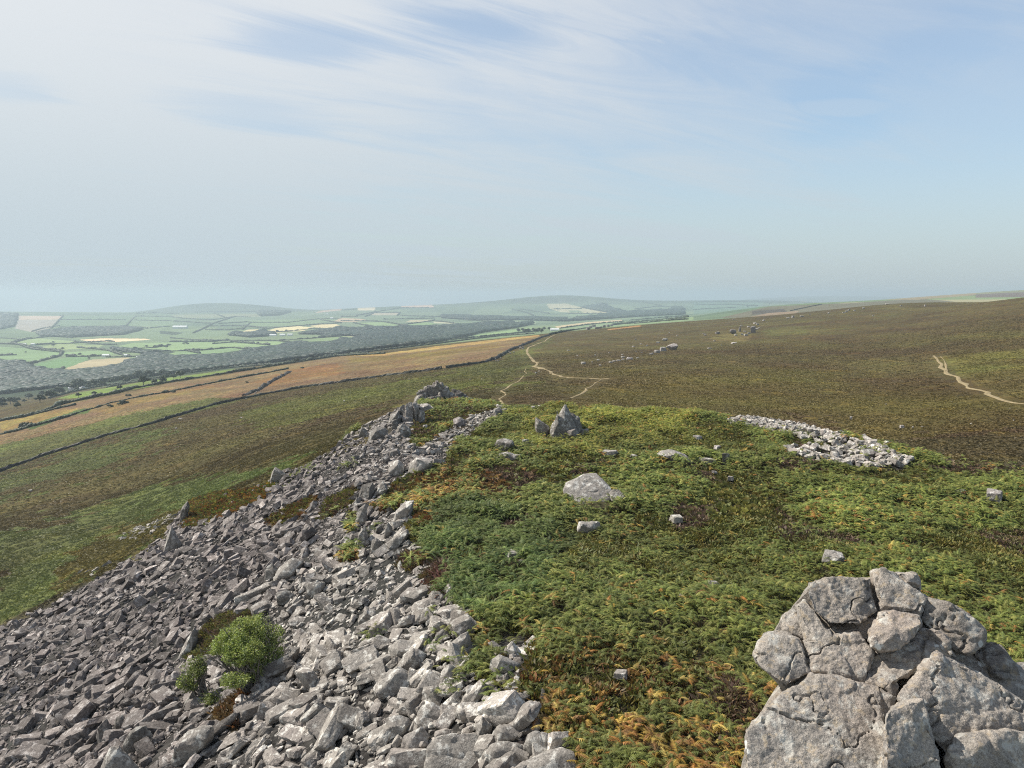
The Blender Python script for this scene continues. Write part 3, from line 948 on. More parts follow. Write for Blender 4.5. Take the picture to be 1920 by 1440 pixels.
tor = empty("rock_outcrop", (6.2, 12.0, -12.0))
tag(tor, "massive cracked grey outcrop of jointed rock in the near right corner", "rock outcrop")
TOR_BLOCKS = [
    # outline, distance offset, thickness, bulge, tone
    ([(700, 275), (770, 258), (840, 244), (1060, 248), (1100, 440), (1000, 505), (830, 510), (735, 435), (705, 345)], 0.05, 1.3, 0.06, 0.86),  # overhung face: its shade is put into a darker tone
    ([(1056, 215), (1105, 194), (1180, 222), (1300, 310), (1390, 372), (1345, 470), (1100, 440), (1066, 300)], 0.0, 1.5, 0.22, 1.05),
    ([(1200, 225), (1300, 246), (1332, 310), (1240, 300)], 1.0, 0.8, 0.3, 1.15),
    ([(1370, 365), (1470, 400), (1570, 430), (1660, 500), (1700, 560), (1690, 630), (1600, 690), (1480, 640), (1340, 480)], 0.25, 1.9, 0.35, 0.8),
    ([(553, 500), (565, 460), (630, 425), (655, 500), (668, 605), (556, 565)], 0.35, 1.0, 0.25, 1.02),
    ([(628, 402), (680, 364), (735, 420), (830, 570), (858, 612), (770, 655), (690, 615), (650, 490)], 0.05, 1.1, 0.2, 1.02),
    ([(815, 500), (1000, 480), (1100, 470), (1075, 590), (980, 575), (900, 605), (850, 600)], 0.35, 1.2, 0.0, 0.98),
    ([(1045, 560), (1098, 440), (1180, 424), (1335, 468), (1350, 520), (1245, 572), (1225, 655), (1115, 670), (1055, 640)], -0.25, 1.2, 0.25, 1.06),
    ([(402, 685), (430, 610), (480, 556), (560, 552), (660, 590), (692, 660), (716, 785), (650, 805), (588, 868), (440, 750)], 0.12, 1.3, 0.10, 1.0),
    ([(672, 600), (760, 655), (860, 612), (960, 580), (990, 555), (1078, 660), (1022, 835), (1000, 862), (870, 805), (722, 785)], 0.0, 1.3, 0.2, 1.03),
    ([(1078, 660), (1220, 660), (1245, 580), (1340, 530), (1480, 560), (1540, 690), (1370, 735), (1220, 800), (1130, 872), (1020, 840)], 0.1, 1.4, 0.2, 0.92),
    ([(352, 1110), (420, 1040), (495, 955), (570, 880), (722, 792), (738, 880), (732, 1000), (1145, 985), (1145, 1330), (1140, 1950), (345, 1950), (348, 1400)], 0.0, 2.0, 0.12, 1.0),
    ([(735, 800), (865, 805), (1010, 870), (1130, 880), (1215, 925), (1200, 980), (1140, 1060), (735, 1060)], 0.08, 1.4, 0.12, 1.0),
    ([(1130, 870), (1190, 800), (1225, 900), (1200, 960)], 0.1, 0.9, 0.2, 0.97),
    ([(1195, 800), (1370, 735), (1420, 800), (1390, 900), (1225, 900)], 0.3, 1.2, 0.1, 0.97),
    ([(1210, 930), (1225, 880), (1370, 810), (1376, 690), (1430, 660), (1500, 690), (1560, 760), (1720, 850), (1920, 955), (2100, 1060), (2100, 1140), (1830, 1092), (1740, 1130), (1545, 1118), (1480, 1245), (1400, 1120), (1345, 940)], -0.15, 2.0, 0.2, 1.03),
    ([(1138, 1000), (1180, 965), (1330, 930), (1346, 945), (1390, 1120), (1440, 1300), (1480, 1500), (1500, 1950), (1100, 1950), (1105, 1330), (1130, 1200)], -0.35, 1.5, 0.3, 1.06),
    ([(1470, 1290), (1490, 1220), (1545, 1135), (1740, 1140), (1830, 1100), (2100, 1150), (2100, 1950), (1470, 1950)], -0.1, 1.8, 0.3, 0.95),
    ([(1600, 700), (1690, 620), (1775, 645), (1830, 730), (1890, 860), (1760, 850)], 0.9, 1.4, 0.35, 0.72),  # this block and the next: shadow on the right put into their tone
    ([(1840, 742), (1930, 735), (2000, 800), (2000, 900), (1880, 885)], 1.6, 1.0, 0.35, 0.8),
]
for k, (poly, dy_, th, bl_, tn) in enumerate(TOR_BLOCKS):
    pp = np.array(zp(poly))
    rr = np.random.default_rng(100 + k)
    b = (pp[:, 1] - 720) / F
    dyy = CP - b * SP
    cc_ = pp.mean(0)
    pp = cc_ + (pp - cc_) * 0.990                      # the joints stand open a little
    y = tor_y(pp[:, 1]) + dy_ + rr.uniform(-0.06, 0.06, len(pp)) + rr.uniform(-0.12, 0.12) + rr.uniform(-0.0022, 0.0022) * (pp[:, 0] - cc_[0]) + rr.uniform(-0.0025, 0.0025) * (pp[:, 1] - cc_[1])
    rim = np.stack([(pp[:, 0] - 960) / F / dyy * y, y, (-SP - b * CP) / dyy * y], 1)
    c = rim.mean(0)
    nrm = np.array([0, -0.72, 0.69])
    fr = c + (rim - c) * rr.uniform(0.80, 0.95, (len(pp), 1)) + nrm * (bl_ * 0.55) * rr.uniform(0.3, 1.2, (len(pp), 1))
    bk = (c + (rim - c) * 0.93) * (1 + th * rr.uniform(0.8, 1.1, (len(pp), 1)) / 12.0)
    pts = np.concatenate([rim, fr, bk])
    base = np.array([6.2, 12.0, -12.0])
    V, Fc = worn_hull(pts - base, 7 if np.ptp(pp[:, 0]) > 120 else 6, 320.0)
    n = vnormals(V, Fc)
    W3 = V + base
    st = 1.5 * fbm(W3 / np.array([1.3, 1.3, 0.9]), 2, 31); fl = np.floor(st)
    d = 0.035 * fbm(W3 / 0.9, 2, 11) + 0.040 * (fl + smooth(0.44, 0.56, st - fl) - 0.8 * st) + 0.022 * fbm(W3 / 0.2, 4, 12, 0.6) - 0.070 * smooth(0.060, 0.0, np.abs(fbm(W3 / 1.0 + 0.25 * fbm(W3 / 0.3, 2, 21)[:, None], 2, 13))) + 0.014 * fbm(W3 / 0.07, 2, 14)
    V = V + n * d[:, None]
    o = obj("rock_block", mesh_np("rock_block", V, Fc, MAT_TOR, np.array((tn, tn, tn)), sharp=50), tor)
hp_ = np.array(zp([(460, 640), (570, 480), (690, 380), (720, 300), (1060, 265), (1180, 250), (1370, 390), (1560, 500), (1640, 640), (1480, 740), (1130, 900), (590, 880), (470, 760)]))
yh_ = tor_y(hp_[:, 1]) + 0.42
b = (hp_[:, 1] - 720) / F; dyy = CP - b * SP
rim = np.stack([(hp_[:, 0] - 960) / F / dyy * yh_, yh_, (-SP - b * CP) / dyy * yh_], 1)
V, Fc = rock_surface(np.concatenate([rim, rim * 1.12]) - np.array([6.2, 12.0, -12.0]), 6, 3.0, 78, 100.0, 0.02)
obj("rock_core", mesh_np("rock_core", V, Fc, MAT_TOR, np.array((0.85, 0.85, 0.85)), sharp=40), tor)
# the heart of the outcrop behind its faces
core = np.array([[4.2, 12.6, -7.0], [6.4, 13.6, -5.3], [8.6, 13.4, -6.2], [10.6, 12.2, -7.2], [3.9, 11.2, -8.6], [10.8, 10.2, -9.0], [4.2, 10.6, -13.5], [11.5, 9.5, -13.5], [4.4, 16.5, -13.5], [11.0, 17.0, -13.5], [6.5, 15.5, -7.0], [9.5, 15.4, -7.5]])
V, Fc = rock_surface(core - np.array([6.2, 12.0, -12.0]), 5, 6.0, 77, 20.0, 0.015)
obj("rock_core", mesh_np("rock_core", V, Fc, MAT_TOR, np.array((0.9, 0.9, 0.9)), sharp=40), tor)

# ---- rocks that can be told apart
# on the bracken plateau
outline_rock("big pale flat-topped boulder lying in the middle of the bracken", [(1055, 918), (1060, 905), (1085, 896), (1095, 888), (1118, 886), (1128, 895), (1142, 908), (1150, 925), (1140, 940), (1090, 948), (1066, 940)], 945, 1.5, seed=3, tone=1.12, bulge=0.12, front=0.95, back=0.95, lean=0.9, amp=0.022, target=0.13)
boulder("small split boulder touching the right end of the big flat-topped boulder", 1157, 934, 30, 26, "round", tone=1.0)
outline_rock("grey creased boulder sunk in the bracken below the big flat-topped one", [(1078, 1006), (1085, 978), (1097, 977), (1107, 984), (1124, 979), (1126, 988), (1112, 1004), (1095, 1012)], 1005, 1.1, seed=5, tone=1.05, target=0.1)
PR, _ = hit(1059, 822); PR = PR[0]
pinn = empty("pointed_rock", PR)
tag(pinn, "tall pointed rock with a sharp peak standing in the green bracken", "boulder")
PLACED.append((PR[0], PR[1] + 1.0, 1.9))
for k_, (nm_, poly_, dy_, th_, tn_) in enumerate([("rock_peak", [(1030, 826), (1033, 800), (1047, 786), (1060, 759), (1066, 768), (1080, 800), (1076, 828)], 0.6, 2.0, 0.86), ("rock_shoulder", [(1058, 826), (1062, 772), (1072, 773), (1087, 781), (1092, 806), (1088, 826)], 1.3, 1.8, 0.64), ("rock_spur", [(1038, 812), (1040, 790), (1045, 770), (1051, 788), (1050, 812)], 0.25, 0.7, 0.72)]):  # shoulder toned darker: shade of the right side put into the colour
    pts_ = outline_points(poly_, PR[1] + dy_, th_, 0.25, 0.3, 70 + k_, 0.7, 0.45)
    lo_ = pts_[pts_[:, 2] < np.percentile(pts_[:, 2], 30)].copy(); lo_[:, 2] -= 0.8
    V, Fc = rock_surface(np.concatenate([pts_, lo_]) - PR, 6, 3.0, 70 + k_, 300.0, 0.02)
    obj(nm_, mesh_np(nm_, V, Fc, MAT_ROCK, np.array((tn_, tn_ * 0.985, tn_ * 0.97)), sharp=30), pinn)
outline_rock("tilted blade of rock leaning left beside the tall pointed rock", [(1004, 782), (1010, 786), (1030, 800), (1024, 818), (1012, 818), (1003, 800)], 818, 1.4, name="pointed_rock", seed=8, tone=0.82, target=0.15)
boulder("low grey boulder at the right foot of the tall pointed rock", 1076, 815, 28, 18, "round", tone=0.85)
boulder("flat pale stone lying right of the tall pointed rock", 1096, 812, 18, 11, "slab", tone=1.1)
boulder("little stone in the heather at the left foot of the pointed rock", 1023, 827, 9, 7, "round")
outline_rock("pale wedge-shaped boulder in the bracken, left of the small dark standing stone", [(1232, 851), (1240, 845), (1262, 843), (1282, 851), (1302, 866), (1298, 870), (1270, 866), (1245, 858)], 868, 1.5, seed=9, tone=1.1, target=0.13)
boulder("low pale slab between the wedge-shaped boulder and the small dark standing stone", 1329, 867, 36, 14, "slab", tone=1.1)
boulder("small dark standing stone with a lit top in the bracken", 1362, 861, 17, 20, "block", depth=0.7, tone=0.5, bury=0.3)  # shade of its front is put into the dark overall tone
boulder("flat pale slab in the bracken below the tall pointed rock", 1144, 851, 37, 13, "slab", tone=1.15)
boulder("thin flat stone right of the flat pale slab in the bracken", 1189, 857, 19, 6, "slab", tone=1.15)
boulder("rounded grey boulder just above the big cracked outcrop, in bracken", 1565, 1049, 50, 32, "round", tone=0.98, seed=21)
boulder("lone pale boulder at the right edge of the bracken", 1870, 933, 36, 26, "block", tone=1.1, seed=31)
boulder("flat stone hidden in heather left of the lone pale boulder", 1804, 926, 20, 11, "slab", tone=0.95)
boulder("pale stone among brown heather in the middle of the bracken", 1270, 977, 26, 15, "block", tone=1.15)
boulder("flat white stone lying in dark bracken near the scree edge", 962, 1042, 42, 14, "slab", tone=1.3)
boulder("tiny white stone below the flat white stone in dark bracken", 977, 1057, 11, 7, "block", tone=1.3)
boulder("small white stone in the dark bracken beside a heather clump", 978, 994, 12, 8, "block", tone=1.35)
boulder("bright white splinter of rock in the bracken left of the cracked outcrop", 1279, 1124, 13, 14, "block", tone=1.5)
boulder("grey stone nearly covered by bracken left of the cracked outcrop", 1336, 1098, 26, 12, "round", tone=0.95)
boulder("pale stone in yellowing bracken near the bottom edge", 1166, 1271, 30, 16, "block", tone=1.15)
boulder("white sliver of stone standing in orange bracken", 1018, 1306, 11, 20, "wedge", tone=1.35)
boulder("small stone in the brown heather beside the outcrop foot", 1384, 1390, 20, 14, "round", tone=1.0)
boulder("small flat stone above the little dark standing stone", 1309, 823, 18, 8, "block", tone=1.15)
boulder("small stone in bracken below the left end of the stone bank", 1346, 841, 14, 8, "block", tone=1.15)
boulder("small stone in the bracken under the stone bank", 1371, 900, 14, 9, "block", tone=1.05)
boulder("flat stone in the bracken right of the wedge-shaped boulder", 1340, 888, 12, 6, "slab", tone=1.1)
# group below the spread of stones
outline_rock("dark blocky boulder with a flat top at the end of the stone spread", [(925, 838), (932, 824), (945, 821), (962, 826), (966, 836), (955, 846), (932, 848)], 848, 1.8, seed=13, tone=0.72, target=0.15)
outline_rock("low boulder lying just below the dark blocky boulder", [(928, 862), (936, 850), (952, 846), (966, 852), (970, 860), (950, 866)], 865, 1.2, seed=14, tone=0.9, target=0.13)
boulder("pale flat stone right of the low boulder below the stone spread", 967, 859, 24, 11, "slab", tone=1.2)
boulder("small peaked rock right of the dark blocky boulder", 986, 834, 16, 18, "wedge", tone=0.8)
boulder("low dark stone right of the small peaked rock", 998, 838, 16, 9, "round", tone=0.7)
boulder("stone in the gap between the dark blocky boulder and the small peaked rock", 972, 842, 18, 10, "block", tone=0.9)
outline_rock("dark upright boulder at the far end of the stone spread", [(923, 780), (926, 766), (934, 764), (941, 768), (941, 782), (930, 785)], 784, 1.6, seed=15, tone=0.66, target=0.15)
boulder("pale stone right of the dark upright boulder", 947, 772, 12, 10, "block", tone=1.05)
boulder("rounded pale boulder on the near edge of the stone spread below the crag", 860, 793, 24, 18, "round", tone=1.0)
boulder("small pale stone in the heather below the crag", 797, 802, 10, 7, "block", tone=1.1)
for k, (u, v, w_, h_) in enumerate([(1000, 766, 8, 6), (1008, 763, 14, 6), (1018, 762, 12, 7), (1234, 776, 14, 5)]):
    boulder("pale stone lying on the far lip of the bracken plateau", u, v, w_, h_, "block", tone=1.2, group="stones on the far lip of the plateau", name="stone", cat="stone")
# the crag at the end of the ridge
crag = [
    ([(778, 748), (786, 735), (797, 726), (812, 720), (822, 715), (834, 722), (846, 734), (848, 750), (815, 756), (785, 756)], 92, 3.0, 0.86, "rugged grey crag rising at the far end of the scree ridge"),
]
def block_cluster(label, blocks, Y, tone, seed, cat="rock outcrop"):
    """a rugged outcrop: one thing whose jointed blocks are its parts; blocks (u, v, width, height, depth offset)"""
    r = np.random.default_rng(seed)
    P = np.array([0.0, Y, 0.0]); uu = np.mean([q[0] for q in blocks])
    P[0] = (uu - 960) / F * Y; P[2] = base_height(P[:1], P[1:2])[0]
    root = empty("rock_outcrop", P); tag(root, label, cat)
    for k, (u, v, w_, h_, dy_) in enumerate(blocks):
        y = Y + dy_; bb = (v - 720) / F; d_ = CP - bb * SP
        c = np.array([(u - 960) / F / d_ * y, y, (-SP - bb * CP) / d_ * y])
        W, H = w_ * y / F * 1.12, h_ * y / F * 1.12
        p = shape_points(("block", "wedge", "block", "slab")[k % 4], seed * 31 + k) @ rot3(r.normal(0, 0.2), r.normal(0, 0.25), r.uniform(-0.6, 0.6)).T
        p = p / np.ptp(p, axis=0) * np.array([W, max(W, 1.2), H])
        V, Fc = rock_surface(p, 4, max(W, H), seed * 31 + k, 200.0, 0.05)
        t = tone * r.uniform(0.85, 1.15)
        obj("rock_block", mesh_np("rock_block", V + c - P, Fc, MAT_ROCK, np.array((t, t * 0.97, t * 0.95)), sharp=28), root)
    PLACED.append((P[0], P[1] + 0.5, 1.6))


block_cluster("rugged grey crag rising at the far end of the scree ridge", [(795, 744, 24, 26, 0.2), (809, 738, 22, 34, 0.4), (822, 732, 20, 34, 0.5), (834, 738, 20, 30, 0.4), (803, 751, 26, 14, -0.3), (785, 751, 16, 14, 0), (845, 746, 14, 20, 0.5), (818, 749, 28, 16, -0.4), (790, 738, 11, 14, 0.5), (827, 722, 9, 12, 0.6), (814, 724, 10, 12, 0.6), (838, 730, 9, 14, 0.7), (800, 733, 10, 16, 0.6), (826, 746, 12, 22, -0.5), (819, 718, 6, 8, 0.7)], 91, 0.72, 5)
outline_rock("knobbly shoulder of rock on the left of the far crag", [(774, 756), (778, 744), (790, 738), (800, 744), (798, 758)], 757, 2.0, seed=24, tone=0.82, amp=0.06, Y=90, target=0.16)
outline_rock("dark heathery shoulder of rock on the right of the far crag", [(842, 746), (848, 728), (862, 732), (880, 744), (895, 752), (860, 756)], 755, 2.4, seed=25, tone=0.42, amp=0.06, Y=92, target=0.16)
P_, _ = hit(768, 794)
block_cluster("big fluted rock face with a pale flat top on the ridge below the crag", [(755, 776, 17, 34, 0.3), (767, 774, 15, 38, 0.0), (779, 772, 15, 34, 0.2), (795, 763, 36, 9, 1.2), (774, 760, 30, 8, 0.6), (748, 785, 14, 18, -0.2), (789, 779, 12, 22, 0.3), (762, 788, 14, 16, -0.4)], float(P_[0][1]) + 0.6, 0.92, 6)
outline_rock("stepped block of rock left of the big fluted rock face", [(728, 794), (732, 776), (748, 768), (752, 790), (742, 798)], 797, 1.6, seed=27, tone=0.85, target=0.15)
outline_rock("dark pillar of rock below the stepped block on the ridge", [(734, 806), (735, 788), (744, 786), (747, 800), (744, 808)], 808, 1.2, seed=28, tone=0.55, target=0.13)
outline_rock("pale bulging boulder on the ridge below the fluted rock face", [(742, 818), (745, 800), (756, 794), (772, 804), (770, 818), (755, 822)], 820, 1.6, seed=29, tone=0.92, target=0.14)
outline_rock("leaning boulder with a dark front on the ridge skyline", [(690, 826), (694, 808), (706, 798), (724, 802), (728, 816), (715, 828)], 827, 1.8, seed=30, tone=0.7, target=0.15)
outline_rock("squat dark boulder on the ridge skyline, leftmost of the large ones", [(672, 818), (678, 800), (688, 806), (692, 820)], 820, 1.2, seed=33, tone=0.72, target=0.13)
# rock ribs along the edge of the scree
outline_rock("pale ribbed rock face at the edge of the scree, left one of two", [(728, 884), (733, 868), (748, 862), (760, 872), (758, 892), (740, 894)], 892, 1.6, name="rock_outcrop", cat="rock outcrop", seed=34, tone=1.1, target=0.13)
outline_rock("broad pale rock face at the edge of the scree, right one of two", [(764, 886), (770, 868), (782, 856), (800, 858), (812, 862), (806, 878), (785, 890)], 890, 1.6, name="rock_outcrop", cat="rock outcrop", seed=35, tone=1.2, target=0.13)
outline_rock("triangular pale slab standing at the scree edge", [(700, 930), (718, 900), (727, 914), (722, 930)], 930, 0.8, name="rock_slab", seed=36, tone=0.95, target=0.1, sink=0.5)
outline_rock("dark block behind the triangular pale slab", [(672, 934), (678, 908), (700, 902), (706, 916), (696, 936)], 936, 1.3, seed=37, tone=0.55, target=0.12)
outline_rock("tall narrow slab standing upright at the scree edge", [(664, 986), (672, 955), (685, 944), (690, 950), (688, 980)], 985, 0.7, name="rock_slab", seed=38, tone=0.9, target=0.09, sink=0.5)
outline_rock("leaning slab above the tall narrow upright slab", [(660, 956), (668, 930), (676, 936), (672, 952)], 956, 0.6, name="rock_slab", seed=39, tone=0.95, target=0.09, sink=0.5)
outline_rock("pale lichened boulder with a slanting top at the bracken edge", [(735, 978), (742, 958), (760, 940), (778, 937), (772, 952), (768, 968), (748, 982)], 980, 1.1, seed=40, tone=1.15, target=0.09)
outline_rock("large rounded upright rock in the row of slabs along the scree edge", [(668, 1024), (672, 1000), (685, 982), (690, 1000), (690, 1022)], 1024, 0.9, seed=41, tone=0.85, target=0.09, sink=0.4)
outline_rock("squarish upright rock right of the rounded one in the row of slabs", [(694, 1030), (697, 1012), (706, 1008), (716, 1014), (714, 1036), (700, 1040)], 1038, 0.8, seed=42, tone=0.7, target=0.08, sink=0.4)
outline_rock("thin dark upright stone in the row of slabs along the scree edge", [(719, 1010), (722, 986), (728, 980), (735, 988), (732, 1006)], 1010, 0.5, name="rock_slab", seed=43, tone=0.62, target=0.08, sink=0.4)
outline_rock("small dark block beside the thin dark upright stone", [(702, 1000), (706, 986), (716, 984), (718, 998)], 1000, 0.6, seed=44, tone=0.55, target=0.08)
outline_rock("tilted grey slab above a brown heather clump at the bracken edge", [(722, 1020), (740, 1006), (764, 992), (768, 1000), (745, 1016), (728, 1028)], 1026, 0.7, name="rock_slab", seed=45, tone=1.0, target=0.08)
# left lip of the scree
outline_rock("dark rock fin at the end of the orange bracken patch", [(336, 978), (342, 950), (352, 938), (356, 948), (350, 970)], 980, 1.3, seed=46, tone=0.62, target=0.12)
outline_rock("tall pale pointed rock on the left lip of the scree", [(308, 1040), (312, 1006), (322, 985), (332, 1004), (342, 1018), (330, 1036)], 1038, 1.5, name="pointed_rock", seed=47, tone=0.95, target=0.12)
outline_rock("pale knob of rock sticking up on the far left skyline of the scree", [(506, 902), (510, 884), (516, 875), (526, 880), (536, 888), (530, 902)], 903, 1.4, seed=48, tone=1.0, target=0.13)
# large blocks in the scree
outline_rock("long wedge-shaped slab in the upper scree with a dark hollow on its left", [(440, 1122), (470, 1108), (495, 1092), (520, 1088), (510, 1106), (480, 1118)], 1120, 1.2, name="rock_slab", seed=50, tone=0.95, target=0.1)
outline_rock("large pale slab propped in the scree above the green bush", [(512, 1084), (524, 1062), (548, 1046), (572, 1050), (560, 1072), (530, 1090)], 1088, 1.3, seed=51, tone=1.0, target=0.1)
outline_rock("dark-fronted block below the large propped slab", [(496, 1084), (498, 1064), (510, 1056), (522, 1066), (514, 1088)], 1088, 1.0, seed=52, tone=0.55, target=0.1)
outline_rock("dark square block in the middle of the scree", [(520, 1132), (518, 1112), (536, 1106), (556, 1116), (550, 1134)], 1134, 0.9, seed=53, tone=0.62, target=0.09)
outline_rock("brown-grey block right of the dark square block in the scree", [(572, 1112), (576, 1094), (596, 1088), (610, 1092), (606, 1112), (588, 1122)], 1120, 0.9, seed=54, tone=0.85, target=0.09)
outline_rock("smooth grey slab leaning at the right of the green bush", [(522, 1250), (530, 1232), (546, 1212), (564, 1212), (556, 1234), (530, 1258)], 1256, 0.8, name="rock_slab", seed=55, tone=0.88, target=0.07)
outline_rock("pointed pale slab lying at the left of the rusty moss patch", [(338, 1232), (350, 1196), (364, 1174), (374, 1180), (370, 1206), (350, 1230)], 1230, 1.1, name="rock_slab", seed=56, tone=1.0, target=0.08)
outline_rock("long dark-sided slab below the small bush on the scree", [(340, 1328), (346, 1312), (362, 1292), (370, 1306), (360, 1326), (345, 1334)], 1332, 0.7, name="rock_slab", seed=57, tone=0.8, target=0.07)
outline_rock("large square boulder with a bright right corner at the bracken edge", [(840, 1214), (845, 1204), (862, 1190), (879, 1181), (886, 1202), (884, 1220), (866, 1234), (850, 1226)], 1232, 0.9, seed=58, tone=1.05, target=0.06, bulge=0.25)
outline_rock("dark boulder tucked behind the large square boulder", [(816, 1204), (818, 1186), (832, 1178), (845, 1190), (842, 1206)], 1206, 0.7, seed=59, tone=0.75, target=0.07)
outline_rock("big upper slab of a stacked pair in the lower scree", [(726, 1228), (730, 1212), (745, 1200), (795, 1202), (800, 1212), (770, 1226), (740, 1236)], 1234, 1.1, name="rock_slab", seed=60, tone=0.95, target=0.06)
outline_rock("tilted block with a dark right side under the big upper slab", [(746, 1246), (762, 1222), (776, 1212), (802, 1226), (798, 1240), (775, 1256), (768, 1256)], 1254, 0.9, seed=61, tone=0.95, target=0.06)
outline_rock("broad flat-topped slab in the lower scree, largest near the bracken", [(700, 1290), (715, 1262), (745, 1248), (778, 1260), (780, 1276), (758, 1288), (735, 1300)], 1298, 1.0, name="rock_slab", seed=62, tone=1.02, target=0.06)
outline_rock("pale upright boulder between the tilted block and the bracken edge", [(822, 1282), (828, 1258), (842, 1244), (855, 1248), (856, 1262), (840, 1284)], 1284, 0.7, seed=63, tone=1.1, target=0.06)
outline_rock("white leaning flake of rock beside a small fern at the scree edge", [(854, 1268), (858, 1250), (872, 1238), (873, 1252), (864, 1264)], 1268, 0.35, seed=64, tone=1.35, target=0.05)
outline_rock("split pale boulder lying in the lower scree near the ferns", [(868, 1290), (880, 1282), (898, 1286), (912, 1300), (912, 1312), (898, 1314), (880, 1300)], 1312, 0.7, seed=65, tone=1.05, target=0.06)
outline_rock("rounded white-topped boulder above the huge block at the bottom", [(852, 1340), (856, 1322), (866, 1314), (892, 1314), (901, 1332), (898, 1350), (880, 1360), (862, 1352)], 1358, 0.9, seed=66, tone=1.15, target=0.06)
outline_rock("huge smooth grey block at the bottom of the scree", [(796, 1450), (800, 1400), (818, 1378), (850, 1372), (895, 1372), (900, 1400), (918, 1430), (930, 1460), (860, 1480), (800, 1475)], 1475, 1.5, seed=67, tone=0.92, bulge=0.1, front=0.95, lean=0.5, target=0.07)
outline_rock("grey peaked boulder on the right of the white-topped one", [(890, 1388), (892, 1358), (904, 1342), (924, 1360), (922, 1384), (905, 1390)], 1390, 0.7, seed=68, tone=0.9, target=0.06)
outline_rock("faceted boulder with a shaded right face near the bottom edge", [(920, 1388), (924, 1372), (935, 1358), (958, 1356), (985, 1368), (988, 1384), (960, 1398), (930, 1396)], 1396, 0.9, seed=69, tone=0.95, target=0.06)
outline_rock("squarish boulder with an orange lichen dot at the bottom edge", [(903, 1416), (922, 1394), (940, 1388), (962, 1392), (985, 1396), (978, 1415), (958, 1436), (925, 1440)], 1436, 0.9, seed=70, tone=0.98, target=0.06)
outline_rock("boulder with a dark right slope beside the orange bracken at the bottom", [(980, 1404), (990, 1378), (1005, 1372), (1025, 1376), (1034, 1390), (1020, 1402), (985, 1420)], 1418, 0.8, seed=71, tone=0.9, target=0.06)
outline_rock("long pale boulder cut by the bottom edge of the picture, in the bracken", [(954, 1445), (985, 1424), (1030, 1408), (1052, 1402), (1075, 1412), (1090, 1445), (1090, 1475), (960, 1478)], 1476, 1.2, seed=72, tone=1.05, bulge=0.15, front=0.9, lean=0.6, target=0.06)
outline_rock("large slanted block with mottled top left of the huge grey block", [(752, 1410), (758, 1382), (790, 1362), (806, 1378), (804, 1402), (788, 1420), (770, 1420)], 1420, 1.0, seed=73, tone=1.1, target=0.06)
outline_rock("broad rough slab rising behind the huge grey block", [(772, 1350), (790, 1322), (808, 1314), (832, 1324), (848, 1340), (842, 1360), (800, 1362)], 1362, 1.0, name="rock_slab", seed=74, tone=0.98, target=0.06)
outline_rock("block with a black-shadowed right side in the bottom scree", [(718, 1372), (722, 1344), (745, 1338), (768, 1346), (778, 1362), (756, 1380), (740, 1384)], 1384, 0.8, seed=75, tone=0.95, target=0.06)
outline_rock("long rounded slab lying in the bottom left scree", [(318, 1425), (330, 1395), (350, 1372), (380, 1358), (400, 1358), (402, 1372), (385, 1392), (345, 1412), (330, 1432)], 1430, 1.0, name="rock_slab", seed=76, tone=0.95, target=0.06)
outline_rock("large flat-faced boulder cut by the bottom edge, left of the long rounded slab", [(184, 1450), (195, 1420), (208, 1400), (226, 1396), (240, 1415), (262, 1440), (260, 1475), (190, 1475)], 1474, 1.0, seed=77, tone=0.98, target=0.07)
outline_rock("dark angular block in the bottom left scree", [(180, 1380), (186, 1358), (200, 1344), (214, 1366), (206, 1396), (190, 1398)], 1398, 0.8, seed=78, tone=0.62, target=0.07)
outline_rock("dark tilted block above the large flat-faced boulder at the bottom", [(229, 1400), (236, 1384), (254, 1362), (276, 1358), (288, 1378), (270, 1404), (250, 1412)], 1412, 0.9, seed=79, tone=0.6, target=0.07)
outline_rock("upright dark wedge in the bottom left scree", [(212, 1362), (216, 1344), (232, 1338), (238, 1356), (222, 1378)], 1378, 0.7, seed=80, tone=0.6, target=0.07)
# pale rocks of the little stone patch in the bracken by the scree
outline_rock("pale block in the little stone patch among yellow bracken", [(914, 1256), (918, 1234), (936, 1226), (948, 1236), (975, 1242), (980, 1256), (970, 1268), (930, 1264)], 1268, 0.9, seed=81, tone=1.12, target=0.06)
outline_rock("rough white rock at the top of the little stone patch", [(942, 1230), (948, 1212), (960, 1202), (970, 1212), (974, 1226), (958, 1232)], 1232, 0.6, seed=82, tone=1.2, target=0.06)
outline_rock("narrow upright stone at the lower end of the little stone patch", [(941, 1286), (943, 1264), (952, 1260), (956, 1282), (950, 1288)], 1288, 0.4, name="rock_slab", seed=83, tone=1.0, target=0.05)
outline_rock("flat white rock lying in ferns below the little stone patch", [(934, 1318), (942, 1304), (958, 1294), (968, 1302), (962, 1316), (945, 1324)], 1322, 0.6, seed=84, tone=1.3, target=0.06)
outline_rock("rough white rock in orange bracken near the bottom edge", [(956, 1344), (962, 1334), (985, 1332), (992, 1342), (980, 1350)], 1350, 0.6, seed=85, tone=1.25, target=0.06)
